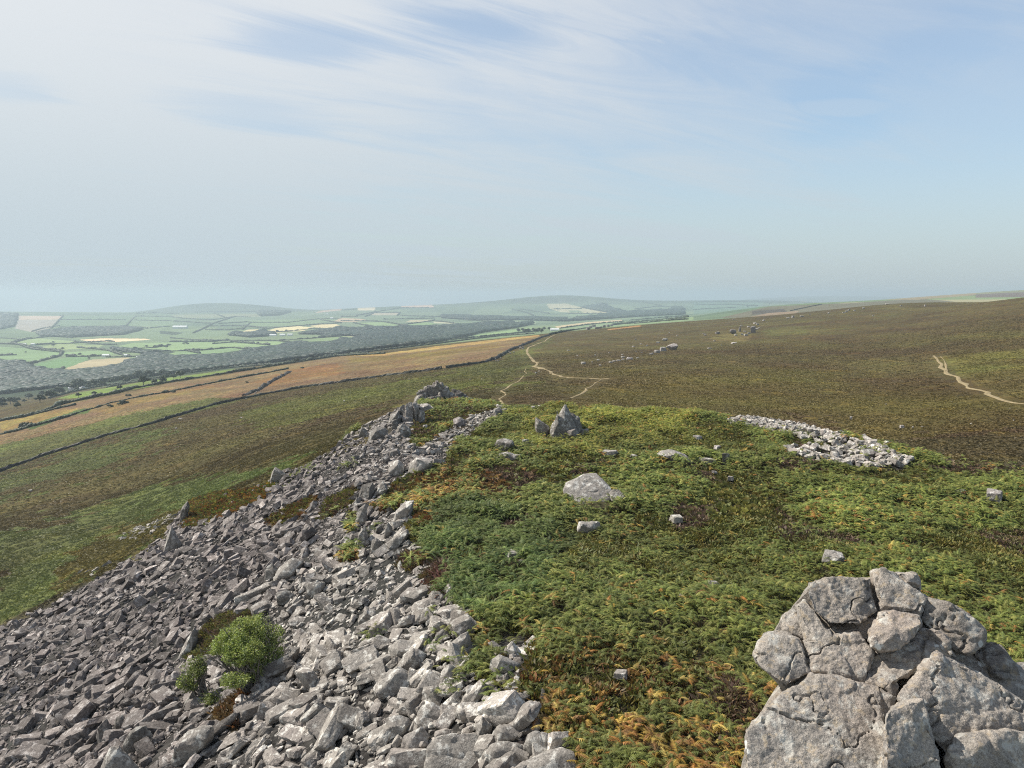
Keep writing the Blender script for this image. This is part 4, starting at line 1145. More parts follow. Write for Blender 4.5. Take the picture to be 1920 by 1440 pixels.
# out on the moor
for k, (lab, u, v, w_, h_, kd, tn) in enumerate([
    ("largest pale hump of the rock cluster halfway up the moor", 1262, 650, 23, 12, "round", 1.0),
    ("broken rock left of the largest hump on the moor", 1244, 655, 13, 8, "block", 1.0),
    ("low rock on the tail of the moor cluster", 1232, 659, 12, 6, "block", 1.0),
    ("lowest rock at the left tip of the moor cluster", 1222, 663, 10, 4, "slab", 0.95),
    ("lone pale rock just above the moor rock cluster", 1247, 637, 11, 6, "round", 1.1),
    ("small flat rock left of the lone pale rock on the moor", 1234, 642, 8, 3, "slab", 1.1),
    ("white-topped slab rock in the line of stones on the moor", 1182, 672, 14, 5, "slab", 1.2),
    ("grey rock pair right of the path bend on the moor", 1094, 681, 10, 5, "block", 1.1),
    ("dark-faced tallest rock of the far tor on the moor", 1412, 618, 12, 13, "block", 0.72),
    ("dark squat rock at the left end of the far tor", 1375, 622, 13, 8, "round", 0.68),
    ("thin rock spike in the middle of the far tor", 1387, 617, 5, 10, "spike", 0.75),
    ("dark rock left of the far tor in bleached grass", 1346, 624, 9, 5, "round", 0.7),
    ("white flat rock on the moor below the far tor", 1331, 653, 8, 3, "slab", 1.45),
    ("long white stone on the moor beneath the far tor", 1377, 643, 11, 3, "slab", 1.45),
    ("pale boulder on the moor skyline above the far tor", 1432, 601, 6, 3, "round", 1.2),
    ("white boulder alone on the brown moor behind the stone bank", 1692, 803, 8, 6, "block", 1.4),
    ("small pair of pale stones on the moor above the stone bank", 1596, 784, 6, 6, "block", 1.2),
    ("white boulder alone on the green slope at the far left", 56, 920, 7, 4, "block", 1.5),
]):
    boulder(lab, u, v, w_, h_, kd, tone=tn, ymin=95, name="boulder", seed=300 + k)
for k, (u, v, w_, h_) in enumerate([(1392, 627, 6, 3), (1399, 628, 7, 4), (1380, 628, 6, 3), (1405, 625, 6, 4), (1397, 622, 7, 3), (1418, 617, 8, 3), (1424, 615, 5, 2.5), (1404, 613, 6, 2.5), (1421, 608, 6, 3), (1416, 606, 7, 2.5), (1390, 611, 6, 2), (1323, 628, 5, 3), (1320, 626, 5, 2), (1340, 639, 4, 2), (1353, 647, 3, 2)]):
    boulder("small pale stone lying around the far tor", u, v, w_, h_, "block", tone=1.15, ymin=95, group="stones around the far tor", name="stone", cat="stone", seed=400 + k)
for k, (u, v, w_, h_) in enumerate([(1145, 679, 8, 3), (1152, 677, 7, 2.5), (1160, 676, 8, 3), (1168, 674, 7, 2.5), (1196, 671, 6, 2.5), (1125, 685, 6, 2.5), (1110, 679, 4, 2), (1122, 675, 6, 2.5), (1168, 670, 7, 3), (1167, 665, 4, 2), (1188, 650, 6, 2.5), (1213, 648, 4, 2.5), (1201, 645, 4, 1.8), (1192, 636, 4, 2), (1193, 659, 3, 2), (1116, 666, 4, 2.5), (1083, 667, 4, 2), (1066, 657, 5, 2), (1202, 645, 3, 2), (1143, 661, 4, 2), (1005, 699, 5, 3), (1011, 696, 5, 2), (1255, 624, 3, 1.6), (1270, 629, 3, 1.5), (1204, 661, 4, 2)]):
    boulder("small pale stone scattered over the brown moor below the rock cluster", u, v, w_, h_, "block", tone=1.2, ymin=95, group="stones scattered over the moor", name="stone", cat="stone", seed=500 + k)
for k, (u, v, w_, h_) in enumerate([(1487, 594, 6, 4), (1478, 596, 8, 2), (1504, 593, 7, 2.5), (1519, 590, 4, 2), (1554, 587, 5, 2.5), (1588, 584, 6, 3), (1592, 581, 4, 3), (1582, 586, 4, 2), (1620, 578, 6, 3), (1603, 582, 4, 2), (1690, 573, 4, 2.5), (1735, 573, 3, 3), (1637, 592, 3, 2), (1376, 599, 5, 1.6), (1665, 570, 8, 1.6)]):
    boulder("pale stone on the crest line of the brown moor", u, v, w_, h_, "block", tone=1.15, ymin=95, group="stones along the moor crest", name="stone", cat="stone", seed=600 + k)
for k, (u, v, w_, h_) in enumerate([(1710, 834, 4, 3), (1727, 839, 5, 2.5), (1818, 837, 3, 2), (1894, 766, 3, 2), (1902, 788, 4, 2), (1662, 758, 3, 2), (338, 785, 7, 2), (330, 803, 6, 2), (452, 783, 5, 1.6), (525, 803, 5, 1.5), (570, 820, 3, 2), (705, 710, 2.5, 2), (767, 711, 2.5, 2), (881, 712, 3, 2), (903, 711, 2.5, 1.8), (645, 752, 4, 2), (686, 744, 3, 1.6)]):
    boulder("tiny white stone dotted on the open moor", u, v, w_, h_, "block", tone=1.4, ymin=95, group="white stones dotted on the moor", name="stone", cat="stone", seed=700 + k)
for k, (u, v, w_, h_) in enumerate([(1103, 616, 8, 5), (1108, 613, 7, 5), (1114, 611, 7, 5), (1119, 615, 8, 4), (1126, 614, 8, 4), (1133, 612, 7, 5), (1140, 611, 7, 5), (1147, 610, 6, 4), (1111, 609, 4, 3)]):
    boulder("grey rock of the rocky knoll where the field wall meets the skyline", u, v, w_, h_, "block", tone=0.72, ymin=95, group="rocks of the knoll at the wall end", name="boulder", cat="boulder", seed=800 + k, depth=1.0)

# ------------------------------------------------------------------ scree, the stone bank and other spreads of stones
NT_ROCK = 22
low_t, mid_t = [], []
for k in range(NT_ROCK):
    kd = ("slab", "block", "slab", "wedge", "round", "block")[k % 6]
    p = shape_points(kd, 900 + k)
    p = p / np.ptp(p, axis=0)
    V, Fc = hull(p)
    low_t.append((V, Fc))
    mid_t.append(rock_surface(p, 3, 1.0, 900 + k, 90.0, 0.02))
hi_t = []
for k in range(NT_ROCK):
    kd = ("slab", "block", "slab", "wedge", "round", "block")[k % 6]
    p = shape_points(kd, 900 + k); p = p / np.ptp(p, axis=0)
    V, Fc = rock_surface(p, 4, 1.0, 900 + k, 90.0, 0.03)
    me = mesh_np("stone", V, Fc, MAT_ROCK, np.array((1, 1, 1)), sharp=28)
    hi_t.append(me)

SP_ = []      # x, y, size, region


def sow(polys, excl, box, density, sizes, region, ymin=12, ymax=130):
    x0, x1, y0, y1 = box
    n = int((x1 - x0) * (y1 - y0) * density)
    x = rng.uniform(x0, x1, n); y = rng.uniform(y0, y1, n)
    z = base_height(x, y)
    U, Vv = px(x, y, z)
    ok = np.zeros(n, bool)
    for p in polys: ok |= inpoly(U, Vv, p)
    ok &= ~((x > np.interp(y, XE[:, 0], XE[:, 1]) + 60))
    for p in excl: ok &= ~inpoly(U, Vv, p)
    s = sizes(rng.random(ok.sum()), Vv[ok])
    for a, b, c in zip(x[ok], y[ok], s):
        SP_.append((a, b, c, region))


sow([SCREE], [p for p in PATCHES if p is not V_CRAG] + [V_CRAG], (-62, 4, 15, 98), 24, lambda r, v: (0.12 + 0.30 * r ** 2.6 + 0.62 * r ** 16) * (0.62 + 0.38 * smooth(850, 1010, v)), 0)
sow([SCREE_B], [], (-4, 3, 17, 28), 7, lambda r, v: 0.22 + 0.45 * r ** 2, 1)
sow([BANK], [], (14, 48, 48, 135), 6.5, lambda r, v: 0.30 + 0.45 * r ** 1.8, 2)
sow([SPILL, SPILL2], [], (-60, -25, 50, 100), 0.9, lambda r, v: 0.3 + 0.5 * r ** 2, 3)
sow([CRESTSTONES], [], (-8, 0, 76, 96), 2.2, lambda r, v: 0.4 + 0.5 * r ** 2, 4)
sow([V_ORANGE, V_RUST, V_MAROON, V_MAROON2, V_RUST2], [], (-40, 0, 18, 85), 0.35, lambda r, v: 0.25 + 0.4 * r, 0)
SPa = np.array([(a, b, c, d) for a, b, c, d in SP_])
PLa = np.array(PLACED)
keep = np.ones(len(SPa), bool)
for (a, b, rad) in PLa:
    keep &= ~((SPa[:, 0] - a) ** 2 + (SPa[:, 1] - b) ** 2 < (rad * 0.85) ** 2)
SPa = SPa[keep]
# some areas hold coarser blocks
coarse = 1 + 0.28 * np.clip(fbm(SPa[:, :2] / 7.0, 2, 91), -0.8, 1.2)
SPa[:, 2] *= np.where(SPa[:, 3] == 0, coarse, 1)
n = len(SPa)
sx0, sy0, ssz, sreg = SPa.T
szz = base_height(sx0, sy0)
bank = (sreg == 2)
U, Vv = px(sx0, sy0, szz)
heap = np.zeros(n)
heap[bank] = 0.32 * rng.random(bank.sum()) ** 1.5 + 0.05
nrm = ground_normal(sx0, sy0)
nrm = nrm + rng.normal(0, 0.36, (n, 3))
rot = rot_frame(nrm, rng.normal(0.3, 0.9, n) + np.where(rng.random(n) < 0.5, 0, math.pi))
idx = rng.integers(0, NT_ROCK, n)
asp = np.stack([rng.uniform(1.0, 1.7, n), rng.uniform(0.65, 1.0, n), rng.uniform(0.34, 0.72, n)], 1)
scl = asp * ssz[:, None] * 0.85
pos = np.stack([sx0, sy0, szz + heap + ssz * rng.uniform(-0.05, 0.32, n)], 1)
# darker, purplish tone to the left and higher up; whiter lichen to the right and below
whit = smooth(330, 760, U + 0.55 * (Vv - 1100)) + 0.25 * fbm(SPa[:, :2] / 9.0, 2, 55)
whit = np.where(sreg == 0, np.clip(whit, 0, 1.1), 1.0)
whit = np.where(sreg == 2, 1.0, whit)
tone = 0.60 + 0.46 * whit + rng.normal(0, 0.19, n)
tone = np.where(bank, tone * 1.15, tone)
tone = np.clip(tone, 0.4, 1.6)
ctint = np.stack([tone, tone * (0.935 + 0.045 * np.minimum(whit, 1)), tone * (0.945 + 0.01 * np.minimum(whit, 1))], 1)
app = ssz / sy0
order = np.argsort(-app + 1e3 * ((U < -15) | (U > 1935) | (Vv > 1455)))
N_IND = 165
big = np.zeros(n, bool); big[order[:N_IND]] = True
# keep a share of the individual ones for the bank
bo = np.where(bank)[0]; bo = bo[np.argsort(-app[bo])][:22]
big[bo] = True


def where_words(u, v, reg):
    if reg == 2: return "heaped on the pale stone bank at the plateau's right edge", "stones of the stone bank"
    if reg == 1: return "in the little stone patch among yellow bracken", "stones of the little patch"
    if v > 1385: where = "bottom edge of the scree"
    elif v > 1300: where = "lower scree"
    elif v > 1180: where = "middle of the scree"
    else: where = "upper scree"
    if u < 170: side = "at the far left"
    elif u < 330: side = "left of the green bush"
    elif u < 560: side = "below the green bush" if v > 1300 else "around the green bush"
    elif u < 720: side = "right of the green bush"
    else: side = "beside the bracken"
    return f"{where} {side}", f"stones, {where} {side}"


cnt = {}
for j in np.where(big)[0][np.argsort(-app[big])]:
    wd, grp = where_words(U[j], Vv[j], sreg[j])
    tn_ = "pale" if tone[j] > 1.05 else ("dark" if tone[j] < 0.8 else "grey")
    fm = "slab" if asp[j, 2] < 0.47 else ("long stone" if asp[j, 0] > 1.5 else "blocky stone")
    key = (wd, tn_, fm)
    k = cnt.get(key, 0); cnt[key] = k + 1
    lab = (f"largest {tn_} {fm} " if k == 0 else f"smaller {tn_} {fm} ") + (wd if sreg[j] in (1, 2) else f"in the {wd}")
    o = bpy.data.objects.new("stone", hi_t[idx[j]])
    LINK(o)
    from mathutils import Matrix
    M = Matrix([list(r_) for r_ in rot[j]]).to_4x4()
    M = Matrix.Translation(pos[j]) @ M @ Matrix.Diagonal((*scl[j], 1))
    o.matrix_world = M
    o.color = (*ctint[j], 1)
    tag(o, lab, "stone", grp + (", " + tn_ + " " + fm + "s"))
rest = ~big
nearm = rest & (sy0 < 36)
farm = rest & ~(sy0 < 36)
for nm_, mk, tpl in (("scree", nearm & (sreg != 2), mid_t), ("scree", farm & (sreg != 2), low_t), ("stone_rubble", rest & bank, low_t)):
    V, Fc, Cc = bake(tpl, idx[mk], pos[mk], rot[mk], scl[mk], ctint[mk])
    if nm_ == "scree" and tpl is mid_t:
        keepV = (V, Fc, Cc)
        continue
    if nm_ == "scree":
        Fc = np.concatenate([keepV[1], Fc + len(keepV[0])]); V = np.concatenate([keepV[0], V]); Cc = np.concatenate([keepV[2], Cc])
    tag(obj(nm_, mesh_np(nm_, V, Fc, MAT_ROCK, Cc)), kind="stuff")
print("stones", n, "individual", big.sum())

# ------------------------------------------------------------------ bracken, heather and bilberry
def frond(pairs, seed):
    r = np.random.default_rng(seed)
    V, Fc = [], []

    def P(s, w):
        arch = 0.62 * s - 0.55 * s * s
        return (s * 0.92, w, arch - 0.35 * abs(w))
    side_bend = r.uniform(-0.12, 0.12)
    st = np.linspace(0.16, 0.97, pairs)
    for s in st:
        wd = 0.36 * (1 - s) ** 0.75 * r.uniform(0.85, 1.1) + 0.02
        ds = 0.42 / pairs
        b = side_bend * s * s
        for sg in (-1, 1):
            k = len(V)
            p0 = P(s - ds, 0); p1 = P(s + ds, 0); tip = P(min(s + 0.10, 1.02), sg * wd)
            mid = P(s + ds * 1.35, sg * wd * 0.55)
            for q_ in (p0, p1, mid, tip):
                V.append((q_[0], q_[1] + b, q_[2] + r.uniform(-0.012, 0.012)))
            Fc += [(k, k + 1, k + 2), (k, k + 2, k + 3)] if sg > 0 else [(k, k + 2, k + 1), (k, k + 3, k + 2)]
    k = len(V)
    for s in (0, 0.5, 1.0):
        V += [(P(s, 0)[0], -0.012 + side_bend * s * s, P(s, 0)[2] - 0.004), (P(s, 0)[0], 0.012 + side_bend * s * s, P(s, 0)[2] - 0.004)]
    for j in (0, 2):
        Fc += [(k + j, k + j + 1, k + j + 3), (k + j, k + j + 3, k + j + 2)]
    V = np.array(V)
    tint = np.ones((len(V), 3))
    return V, np.array(Fc), tint


def tuft(n, seed, spread=0.8, wide=0.16):
    """a small cushion of upright sprigs"""
    r = np.random.default_rng(seed)
    V, Fc = [], []
    for k in range(n):
        a = r.uniform(0, 2 * math.pi); d = abs(r.normal(0, 0.30)); lean = r.uniform(0.1, spread)
        b = np.array((math.cos(a) * d, math.sin(a) * d, 0)); h = r.uniform(0.55, 1.0) * (1 - 0.6 * d)
        t = b + np.array((math.cos(a) * lean * h * 0.7, math.sin(a) * lean * h * 0.7, h))
        a2 = r.uniform(0, math.pi)
        w_ = np.array((math.cos(a2), math.sin(a2), r.uniform(-0.3, 0.3))) * wide * r.uniform(0.6, 1.2)
        m_ = b * 0.35 + t * 0.65
        j = len(V)
        V += [b, m_ - w_, m_ + w_, t]
        Fc += [(j, j + 2, j + 1), (j + 1, j + 2, j + 3)]
    return np.array(V), np.array(Fc), np.ones((len(V), 3))


FR_HI = [frond(10, k) for k in range(6)]
FR_LO = [frond(6, 20 + k) for k in range(5)]
TUFTS = [tuft(20, 40 + k, wide=0.12) for k in range(6)]
TUFT_LO = [tuft(5, 60 + k, wide=0.26) for k in range(5)]
ROUND_T = [tuft(22, 80 + k, spread=1.6, wide=0.11) for k in range(4)]

BR = {"pos": [], "yaw": [], "pit": [], "scl": [], "col": []}
HE = {"pos": [], "scl": [], "col": []}


def in_any(U, V, polys):
    r = np.zeros(U.shape, bool)
    for p in polys: r |= inpoly(U, V, p)
    return r


PLa = np.array(PLACED)
GREENS = np.array([(0.138, 0.172, 0.036), (0.185, 0.215, 0.046), (0.095, 0.130, 0.030), (0.235, 0.235, 0.058)])
YELLOWS = np.array([(0.40, 0.26, 0.05), (0.34, 0.16, 0.04), (0.46, 0.34, 0.09), (0.24, 0.13, 0.045)])
OLIVES = np.array([(0.150, 0.142, 0.030), (0.122, 0.125, 0.030), (0.175, 0.140, 0.036), (0.105, 0.115, 0.032)])
BROWNS = np.array([(0.125, 0.085, 0.050), (0.100, 0.074, 0.042), (0.15, 0.100, 0.056), (0.135, 0.085, 0.064), (0.12, 0.115, 0.04)])
RUSTS = np.array([(0.16, 0.070, 0.025), (0.13, 0.075, 0.026), (0.10, 0.065, 0.026), (0.17, 0.10, 0.03)])


def pick(pal, n, jit=0.18):
    c = pal[rng.integers(0, len(pal), n)]
    return c * (1 + rng.normal(0, jit, (n, 1))).clip(0.5, 1.6)


# --- the plateau: points in the open, then what grows at each
def plateau_points(n, ymax=100):
    x = rng.uniform(-16, 62, n); y = rng.uniform(14, ymax, n)
    z = base_height(x, y)
    U, V = px(x, y, z)
    ok = (x > np.interp(y, XE[:, 0], XE[:, 1]) - 4.5) & (U > -60 + 0 * x) & (U < 2200) & (V < 1640)
    ok &= y < np.interp(x, YE[:, 0], YE[:, 1]) + 6 - 9 * smooth(24, 34, x)
    ok &= ~(in_any(U, V, [SCREE]) & ~in_any(U, V, PATCHES + [V_SPUR]))
    ok &= ~in_any(U, V, [SCREE_B, BANK]) | (rng.random(n) < 0.10)
    ok &= ~((x > 3.2) & (x < 11.5) & (y < 15.5))
    for a, b, rad in PLa:
        ok &= ~((x - a) ** 2 + ((y - b) * 1.0) ** 2 < (rad * 0.8) ** 2)
        ok &= ~((np.abs(x - a - (y - b) * a / b) < rad * 0.9) & (y - b < 0) & (y - b > -rad - 1.4) & (rng.random(n) < 0.5))
    return x[ok], y[ok], z[ok], U[ok], V[ok]


x, y, z, U, V = plateau_points(172000)
n = len(x)
q2 = np.stack([x, y], 1)
n4 = fbm(q2 / 4.5, 3, 201); n9 = fbm(q2 / 10.0, 2, 203); n15 = fbm(q2 / 1.5, 2, 207)
U = U + 30 * fbm(q2 / 2.5, 2, 221); V = V + 16 * fbm(q2 / 2.5, 2, 223)
dark = in_any(U, V, [B_DARK]); bright = in_any(U, V, [B_BRIGHT]); oran = in_any(U, V, [B_ORANGE]); heat = in_any(U, V, HEATHERS); yel = in_any(U, V, [B_YELLOW])
spur = in_any(U, V, [V_CRAG, V_SPUR])
p_br = 0.50 + 0.55 * n4 + 0.30 * n9
p_br = np.where(dark, 0.96, p_br); p_br = np.where(bright, p_br + 0.25, p_br)
p_br = np.where(oran, 0.25 + 0.2 * n4, p_br); p_br = np.where(heat, 0.04, p_br); p_br = np.where(spur, 0.16 + 0.25 * n4, p_br)
p_br = np.where(yel, p_br - 0.05, p_br)
# clumps: dense tops and open lanes
p_br = p_br * np.where(n15 > -0.35, 1.0, 0.45)
isb = rng.random(n) < p_br
p_ye = 0.045 + 0.10 * np.clip(n4, 0, 1) * (n9 < 0.1) + 0.10 * smooth(1080, 1380, V)
p_ye = np.where(yel, 0.42 + 0.42 * (fbm(q2 / 1.1, 2, 211) > 0.25), p_ye); p_ye = np.where(oran, 0.35, p_ye); p_ye = np.where(dark, 0.012, p_ye)
p_ye = p_ye * np.where(fbm(q2 / 0.9, 2, 213) > 0.1, 1.7, 0.35)
yb = rng.random(n) < p_ye
k = np.where(isb)[0]
thin = rng.random(len(k)) < np.where(y[k] > 45, 0.75, 1.0)
k = k[thin]
reps = 5
kk = np.repeat(k, reps)
m = len(kk)
c = pick(GREENS, m, 0.2)
lum = (1 + 0.28 * n4[kk] + 0.15 * n15[kk])[:, None]
c = c * lum
c = np.where(bright[kk][:, None], c * np.array([1.35, 1.2, 0.95]), c)
c = np.where(dark[kk][:, None], c * np.array([0.68, 0.80, 0.86]), c)
warm = (0.25 * smooth(-0.2, 0.7, n9) + 0.25 * smooth(1050, 1400, V))[kk][:, None]
c = c * (1 - warm) + np.array([0.12, 0.12, 0.03]) * warm
c = np.where(yb[kk][:, None], pick(YELLOWS, m, 0.2), c)
hgt = (0.34 + 0.26 * n4[kk] + 0.22 * n15[kk] + 0.12 * rng.random(m)).clip(0.12, 0.85)
BR["pos"].append(np.stack([x[kk] + rng.normal(0, 0.06, m), y[kk] + rng.normal(0, 0.06, m), z[kk] + hgt * rng.uniform(0.35, 0.95, m)], 1))
BR["yaw"].append(rng.uniform(0, 2 * math.pi, m)); BR["pit"].append(rng.normal(0.15, 0.28, m))
BR["scl"].append(rng.uniform(0.26, 0.50, m) * (1 + 0.15 * n4[kk]) * np.where(dark[kk], 1.1, 1.0)); BR["col"].append(c)
# undergrowth everywhere else, and sparsely beneath the fronds
k = np.where(~isb & ((rng.random(n) < 0.95)))[0]
m = len(k)
c = pick(OLIVES, m) * (1 + 0.2 * n15[k])[:, None]
hz_ = heat[k] | (rng.random(m) < np.where(spur[k], 0.45, 0.0)) | ((n9[k] < -0.25) & (n4[k] < -0.15) & (rng.random(m) < 0.75))
c = np.where(hz_[:, None], pick(BROWNS, m), c)
c = np.where((oran[k] & (rng.random(m) < 0.6))[:, None], pick(RUSTS, m) * 1.2, c)
c = np.where((yel[k] & (rng.random(m) < 0.25))[:, None], pick(RUSTS, m) * 1.3, c)
HE["pos"].append(np.stack([x[k], y[k], z[k] - 0.03], 1)); HE["scl"].append(rng.uniform(0.22, 0.46, m) * (1 + 0.3 * n15[k].clip(-0.6, 1))); HE["col"].append(c)

# --- patches on the scree
def patch_points(poly, n, box):
    x = rng.uniform(box[0], box[1], n); y = rng.uniform(box[2], box[3], n)
    z = base_height(x, y); U, V = px(x, y, z)
    ok = inpoly(U, V, poly)
    return x[ok], y[ok], z[ok]


for poly, pal, dn, sz_ in ((V_MOSS, np.concatenate([OLIVES, OLIVES * 1.15, BROWNS]), 40, 0.26), (V_RUST, RUSTS, 14, 0.26), (V_ORANGE, np.concatenate([OLIVES, RUSTS * 1.3, YELLOWS * 0.8, GREENS]), 24, 0.4), (V_RUST2, np.concatenate([RUSTS, OLIVES]), 26, 0.3),
                         (V_BROWN, np.concatenate([BROWNS * 1.2, OLIVES]), 26, 0.32), (V_PATCH, np.concatenate([RUSTS, OLIVES, BROWNS]), 26, 0.3), (V_PATCH2, BROWNS * 1.3, 26, 0.3), (V_MAROON, np.concatenate([BROWNS * np.array([1.25, 0.9, 1.0]), BROWNS]), 30, 0.34), (V_MAROON2, np.concatenate([BROWNS, RUSTS]), 26, 0.34)):
    c0, _ = hit(*np.array(poly, float).T)
    bx = (c0[:, 0].min() - 2, c0[:, 0].max() + 2, c0[:, 1].min() - 3, c0[:, 1].max() + 3)
    xx, yy, zz = patch_points(poly, int((bx[1] - bx[0]) * (bx[3] - bx[2]) * dn), bx)
    m = len(xx)
    HE["pos"].append(np.stack([xx, yy, zz + 0.02], 1)); HE["scl"].append(rng.uniform(0.7, 1.35, m) * sz_)
    HE["col"].append(pick(pal, m))
# ferns and tufts lodged between the stones near the bracken
for (u, v, r_) in ((700, 1200, 0.5), (835, 1195, 0.5), (880, 1245, 1.0), (885, 1270, 0.6), (850, 1300, 0.5), (940, 1270, 0.4), (925, 1310, 0.5), (812, 1225, 0.3), (700, 1000, 0.5), (640, 880, 0.5), (812, 1160, 0.3), (660, 875, 0.5)):
    P, _ = hit(u, v); P = P[0]; m = int(40 * r_)
    a = rng.uniform(0, 2 * math.pi, m); d = r_ * np.sqrt(rng.random(m))
    xx, yy = P[0] + d * np.cos(a), P[1] + d * np.sin(a)
    BR["pos"].append(np.stack([xx, yy, base_height(xx, yy) + rng.uniform(0.15, 0.45, m)], 1)); BR["yaw"].append(rng.uniform(0, 6.28, m)); BR["pit"].append(rng.normal(0.1, 0.3, m)); BR["scl"].append(rng.uniform(0.3, 0.5, m)); BR["col"].append(pick(GREENS, m))
for (u, v, r_) in ((1385, 1330, 0.9), (1390, 1300, 0.5), (1345, 1340, 0.6), (1370, 1400, 0.6)):     # heather at the foot of the outcrop
    P, _ = hit(u, v); P = P[0]; m = int(110 * r_)
    a = rng.uniform(0, 2 * math.pi, m); d = r_ * np.sqrt(rng.random(m))
    xx, yy = P[0] + d * np.cos(a), P[1] + d * np.sin(a)
    HE["pos"].append(np.stack([xx, yy, base_height(xx, yy)], 1)); HE["scl"].append(rng.uniform(0.3, 0.55, m)); HE["col"].append(pick(BROWNS * 1.2, m))

bp = np.concatenate(BR["pos"]); byaw = np.concatenate(BR["yaw"]); bpit = np.concatenate(BR["pit"]); bs = np.concatenate(BR["scl"]); bc = np.concatenate(BR["col"]).clip(0.01, 0.6)
cz, sz_ = np.cos(byaw), np.sin(byaw); cp_, sp_ = np.cos(bpit), np.sin(bpit)
Z0 = np.zeros_like(cz)
Rz = np.stack([np.stack([cz, -sz_, Z0], -1), np.stack([sz_, cz, Z0], -1), np.stack([Z0, Z0, Z0 + 1], -1)], -2)
Ry = np.stack([np.stack([cp_, Z0, sp_], -1), np.stack([Z0, Z0 + 1, Z0], -1), np.stack([-sp_, Z0, cp_], -1)], -2)
brot = Rz @ Ry
hi = bp[:, 1] < 38
parts = []
for mk, tp in ((hi, FR_HI), (~hi, FR_LO)):
    k = np.where(mk)[0]
    parts.append(bake(tp, rng.integers(0, len(tp), len(k)), bp[k], brot[k], np.repeat(bs[k][:, None], 3, 1), bc[k]))
V_, F_, C_ = parts[0]
V_ = np.concatenate([V_, parts[1][0]]); F_ = np.concatenate([F_, parts[1][1] + len(parts[0][0])]); C_ = np.concatenate([C_, parts[1][2]])
tag(obj("bracken", mesh_np("bracken", V_, F_, MAT_LEAF, C_)), kind="stuff")
hp = np.concatenate(HE["pos"]); hs = np.concatenate(HE["scl"]); hc = np.concatenate(HE["col"]).clip(0.01, 0.5)
nr = hp[:, 1] < 40
parts = []
for mk, tp in ((nr, TUFTS[:2] + ROUND_T), (~nr, TUFT_LO)):
    k = np.where(mk)[0]
    parts.append(bake(tp, rng.integers(0, len(tp), len(k)), hp[k], rot_z(rng.uniform(0, 6.28, len(k))), hs[k][:, None] * np.array([[1.25, 1.25, 0.75]]), hc[k]))
V_ = np.concatenate([parts[0][0], parts[1][0]]); F_ = np.concatenate([parts[0][1], parts[1][1] + len(parts[0][0])]); C_ = np.concatenate([parts[0][2], parts[1][2]])
tag(obj("heather_and_bilberry", mesh_np("heather_and_bilberry", V_, F_, MAT_TUFT, C_)), kind="stuff")
print("fronds", len(bp), "tufts", len(hp))

# --- heather and bracken standing on the moor, in the ground's colours, brightened to offset their self-shadow
def moor_cover(n, y0, y1, s0, s1, gate):
    ln = rng.uniform(0, 1, n)
    y = np.sqrt(y0 * y0 + ln * (y1 * y1 - y0 * y0))
    a = rng.uniform(-0.74, 0.74, n)
    x = a * y
    z = base_height(x, y)
    U, V = px(x, y, z)
    ok = (V < 1300) & ~in_any(U, V, [SCREE, BANK]) & (path_dist(x, y) > 0.9 + 0.012 * y)
    onplat = (x > np.interp(y, XE[:, 0], XE[:, 1]) - 3) & (y < np.interp(x, YE[:, 0], YE[:, 1]) + 4 - 9 * smooth(24, 34, x))
    ok &= ~onplat
    ok &= rng.random(n) > smooth(270, 420, y)
    x, y, z = x[ok], y[ok], z[ok]
    r_ = np.clip(np.searchsorted(rowsY, y), 0, len(rowsY) - 1); c_ = np.clip(np.searchsorted(colsA, x / y), 0, NA - 1)
    col = gc[r_ * NA + c_]
    g = fbm(np.stack([x, y], 1) / 1.7, 2, 301)
    col = 1.95 * col * (1 + 0.16 * g + rng.normal(0, 0.05, len(x)))[:, None].clip(0.4, 1.9)
    s = rng.uniform(s0, s1, len(x))
    return np.stack([x, y, z - 0.04], 1), s, col


P1, S1, C1 = moor_cover(150000, 52, 150, 0.24, 0.44, None)
P2, S2, C2 = moor_cover(170000, 150, 420, 0.35, 0.62, None)
P_, S_, C0 = np.concatenate([P1, P2]), np.concatenate([S1, S2]), np.concatenate([C1, C2])
V_, F_, C_ = bake(TUFT_LO, rng.integers(0, len(TUFT_LO), len(P_)), P_, rot_z(rng.uniform(0, 6.28, len(P_))), S_[:, None] * np.array([[1.45, 1.45, 0.42]]), C0.clip(0.01, 0.5))
tag(obj("moor_heather", mesh_np("moor_heather", V_, F_, MAT_TUFT, C_)), kind="stuff")

# ------------------------------------------------------------------ the willow bush on the scree
def tube(pts, rad, sides=6):
    pts = np.asarray(pts, float); rad = np.asarray(rad, float)
    d = np.gradient(pts, axis=0); d /= np.linalg.norm(d, axis=1, keepdims=True)
    up = np.array([0.31, 0.2, 0.93])
    s = np.cross(d, up); s /= np.linalg.norm(s, axis=1, keepdims=True)
    t = np.cross(s, d)
    a = np.arange(sides) * 2 * math.pi / sides
    V = (pts[:, None] + (np.cos(a)[None, :, None] * s[:, None] + np.sin(a)[None, :, None] * t[:, None]) * rad[:, None, None]).reshape(-1, 3)
    n = len(pts)
    i = (np.arange(n - 1)[:, None] * sides + np.arange(sides)[None]).ravel()
    j = (np.arange(n - 1)[:, None] * sides + (np.arange(sides) + 1)[None] % sides).ravel()
    return V, np.stack([i, j, j + sides, i + sides], 1)


def join(parts):
    V, Fs, off = [], [], 0
    for v, f in parts:
        V.append(v); Fs.append(f + off); off += len(v)
    return np.concatenate(V), np.concatenate(Fs)


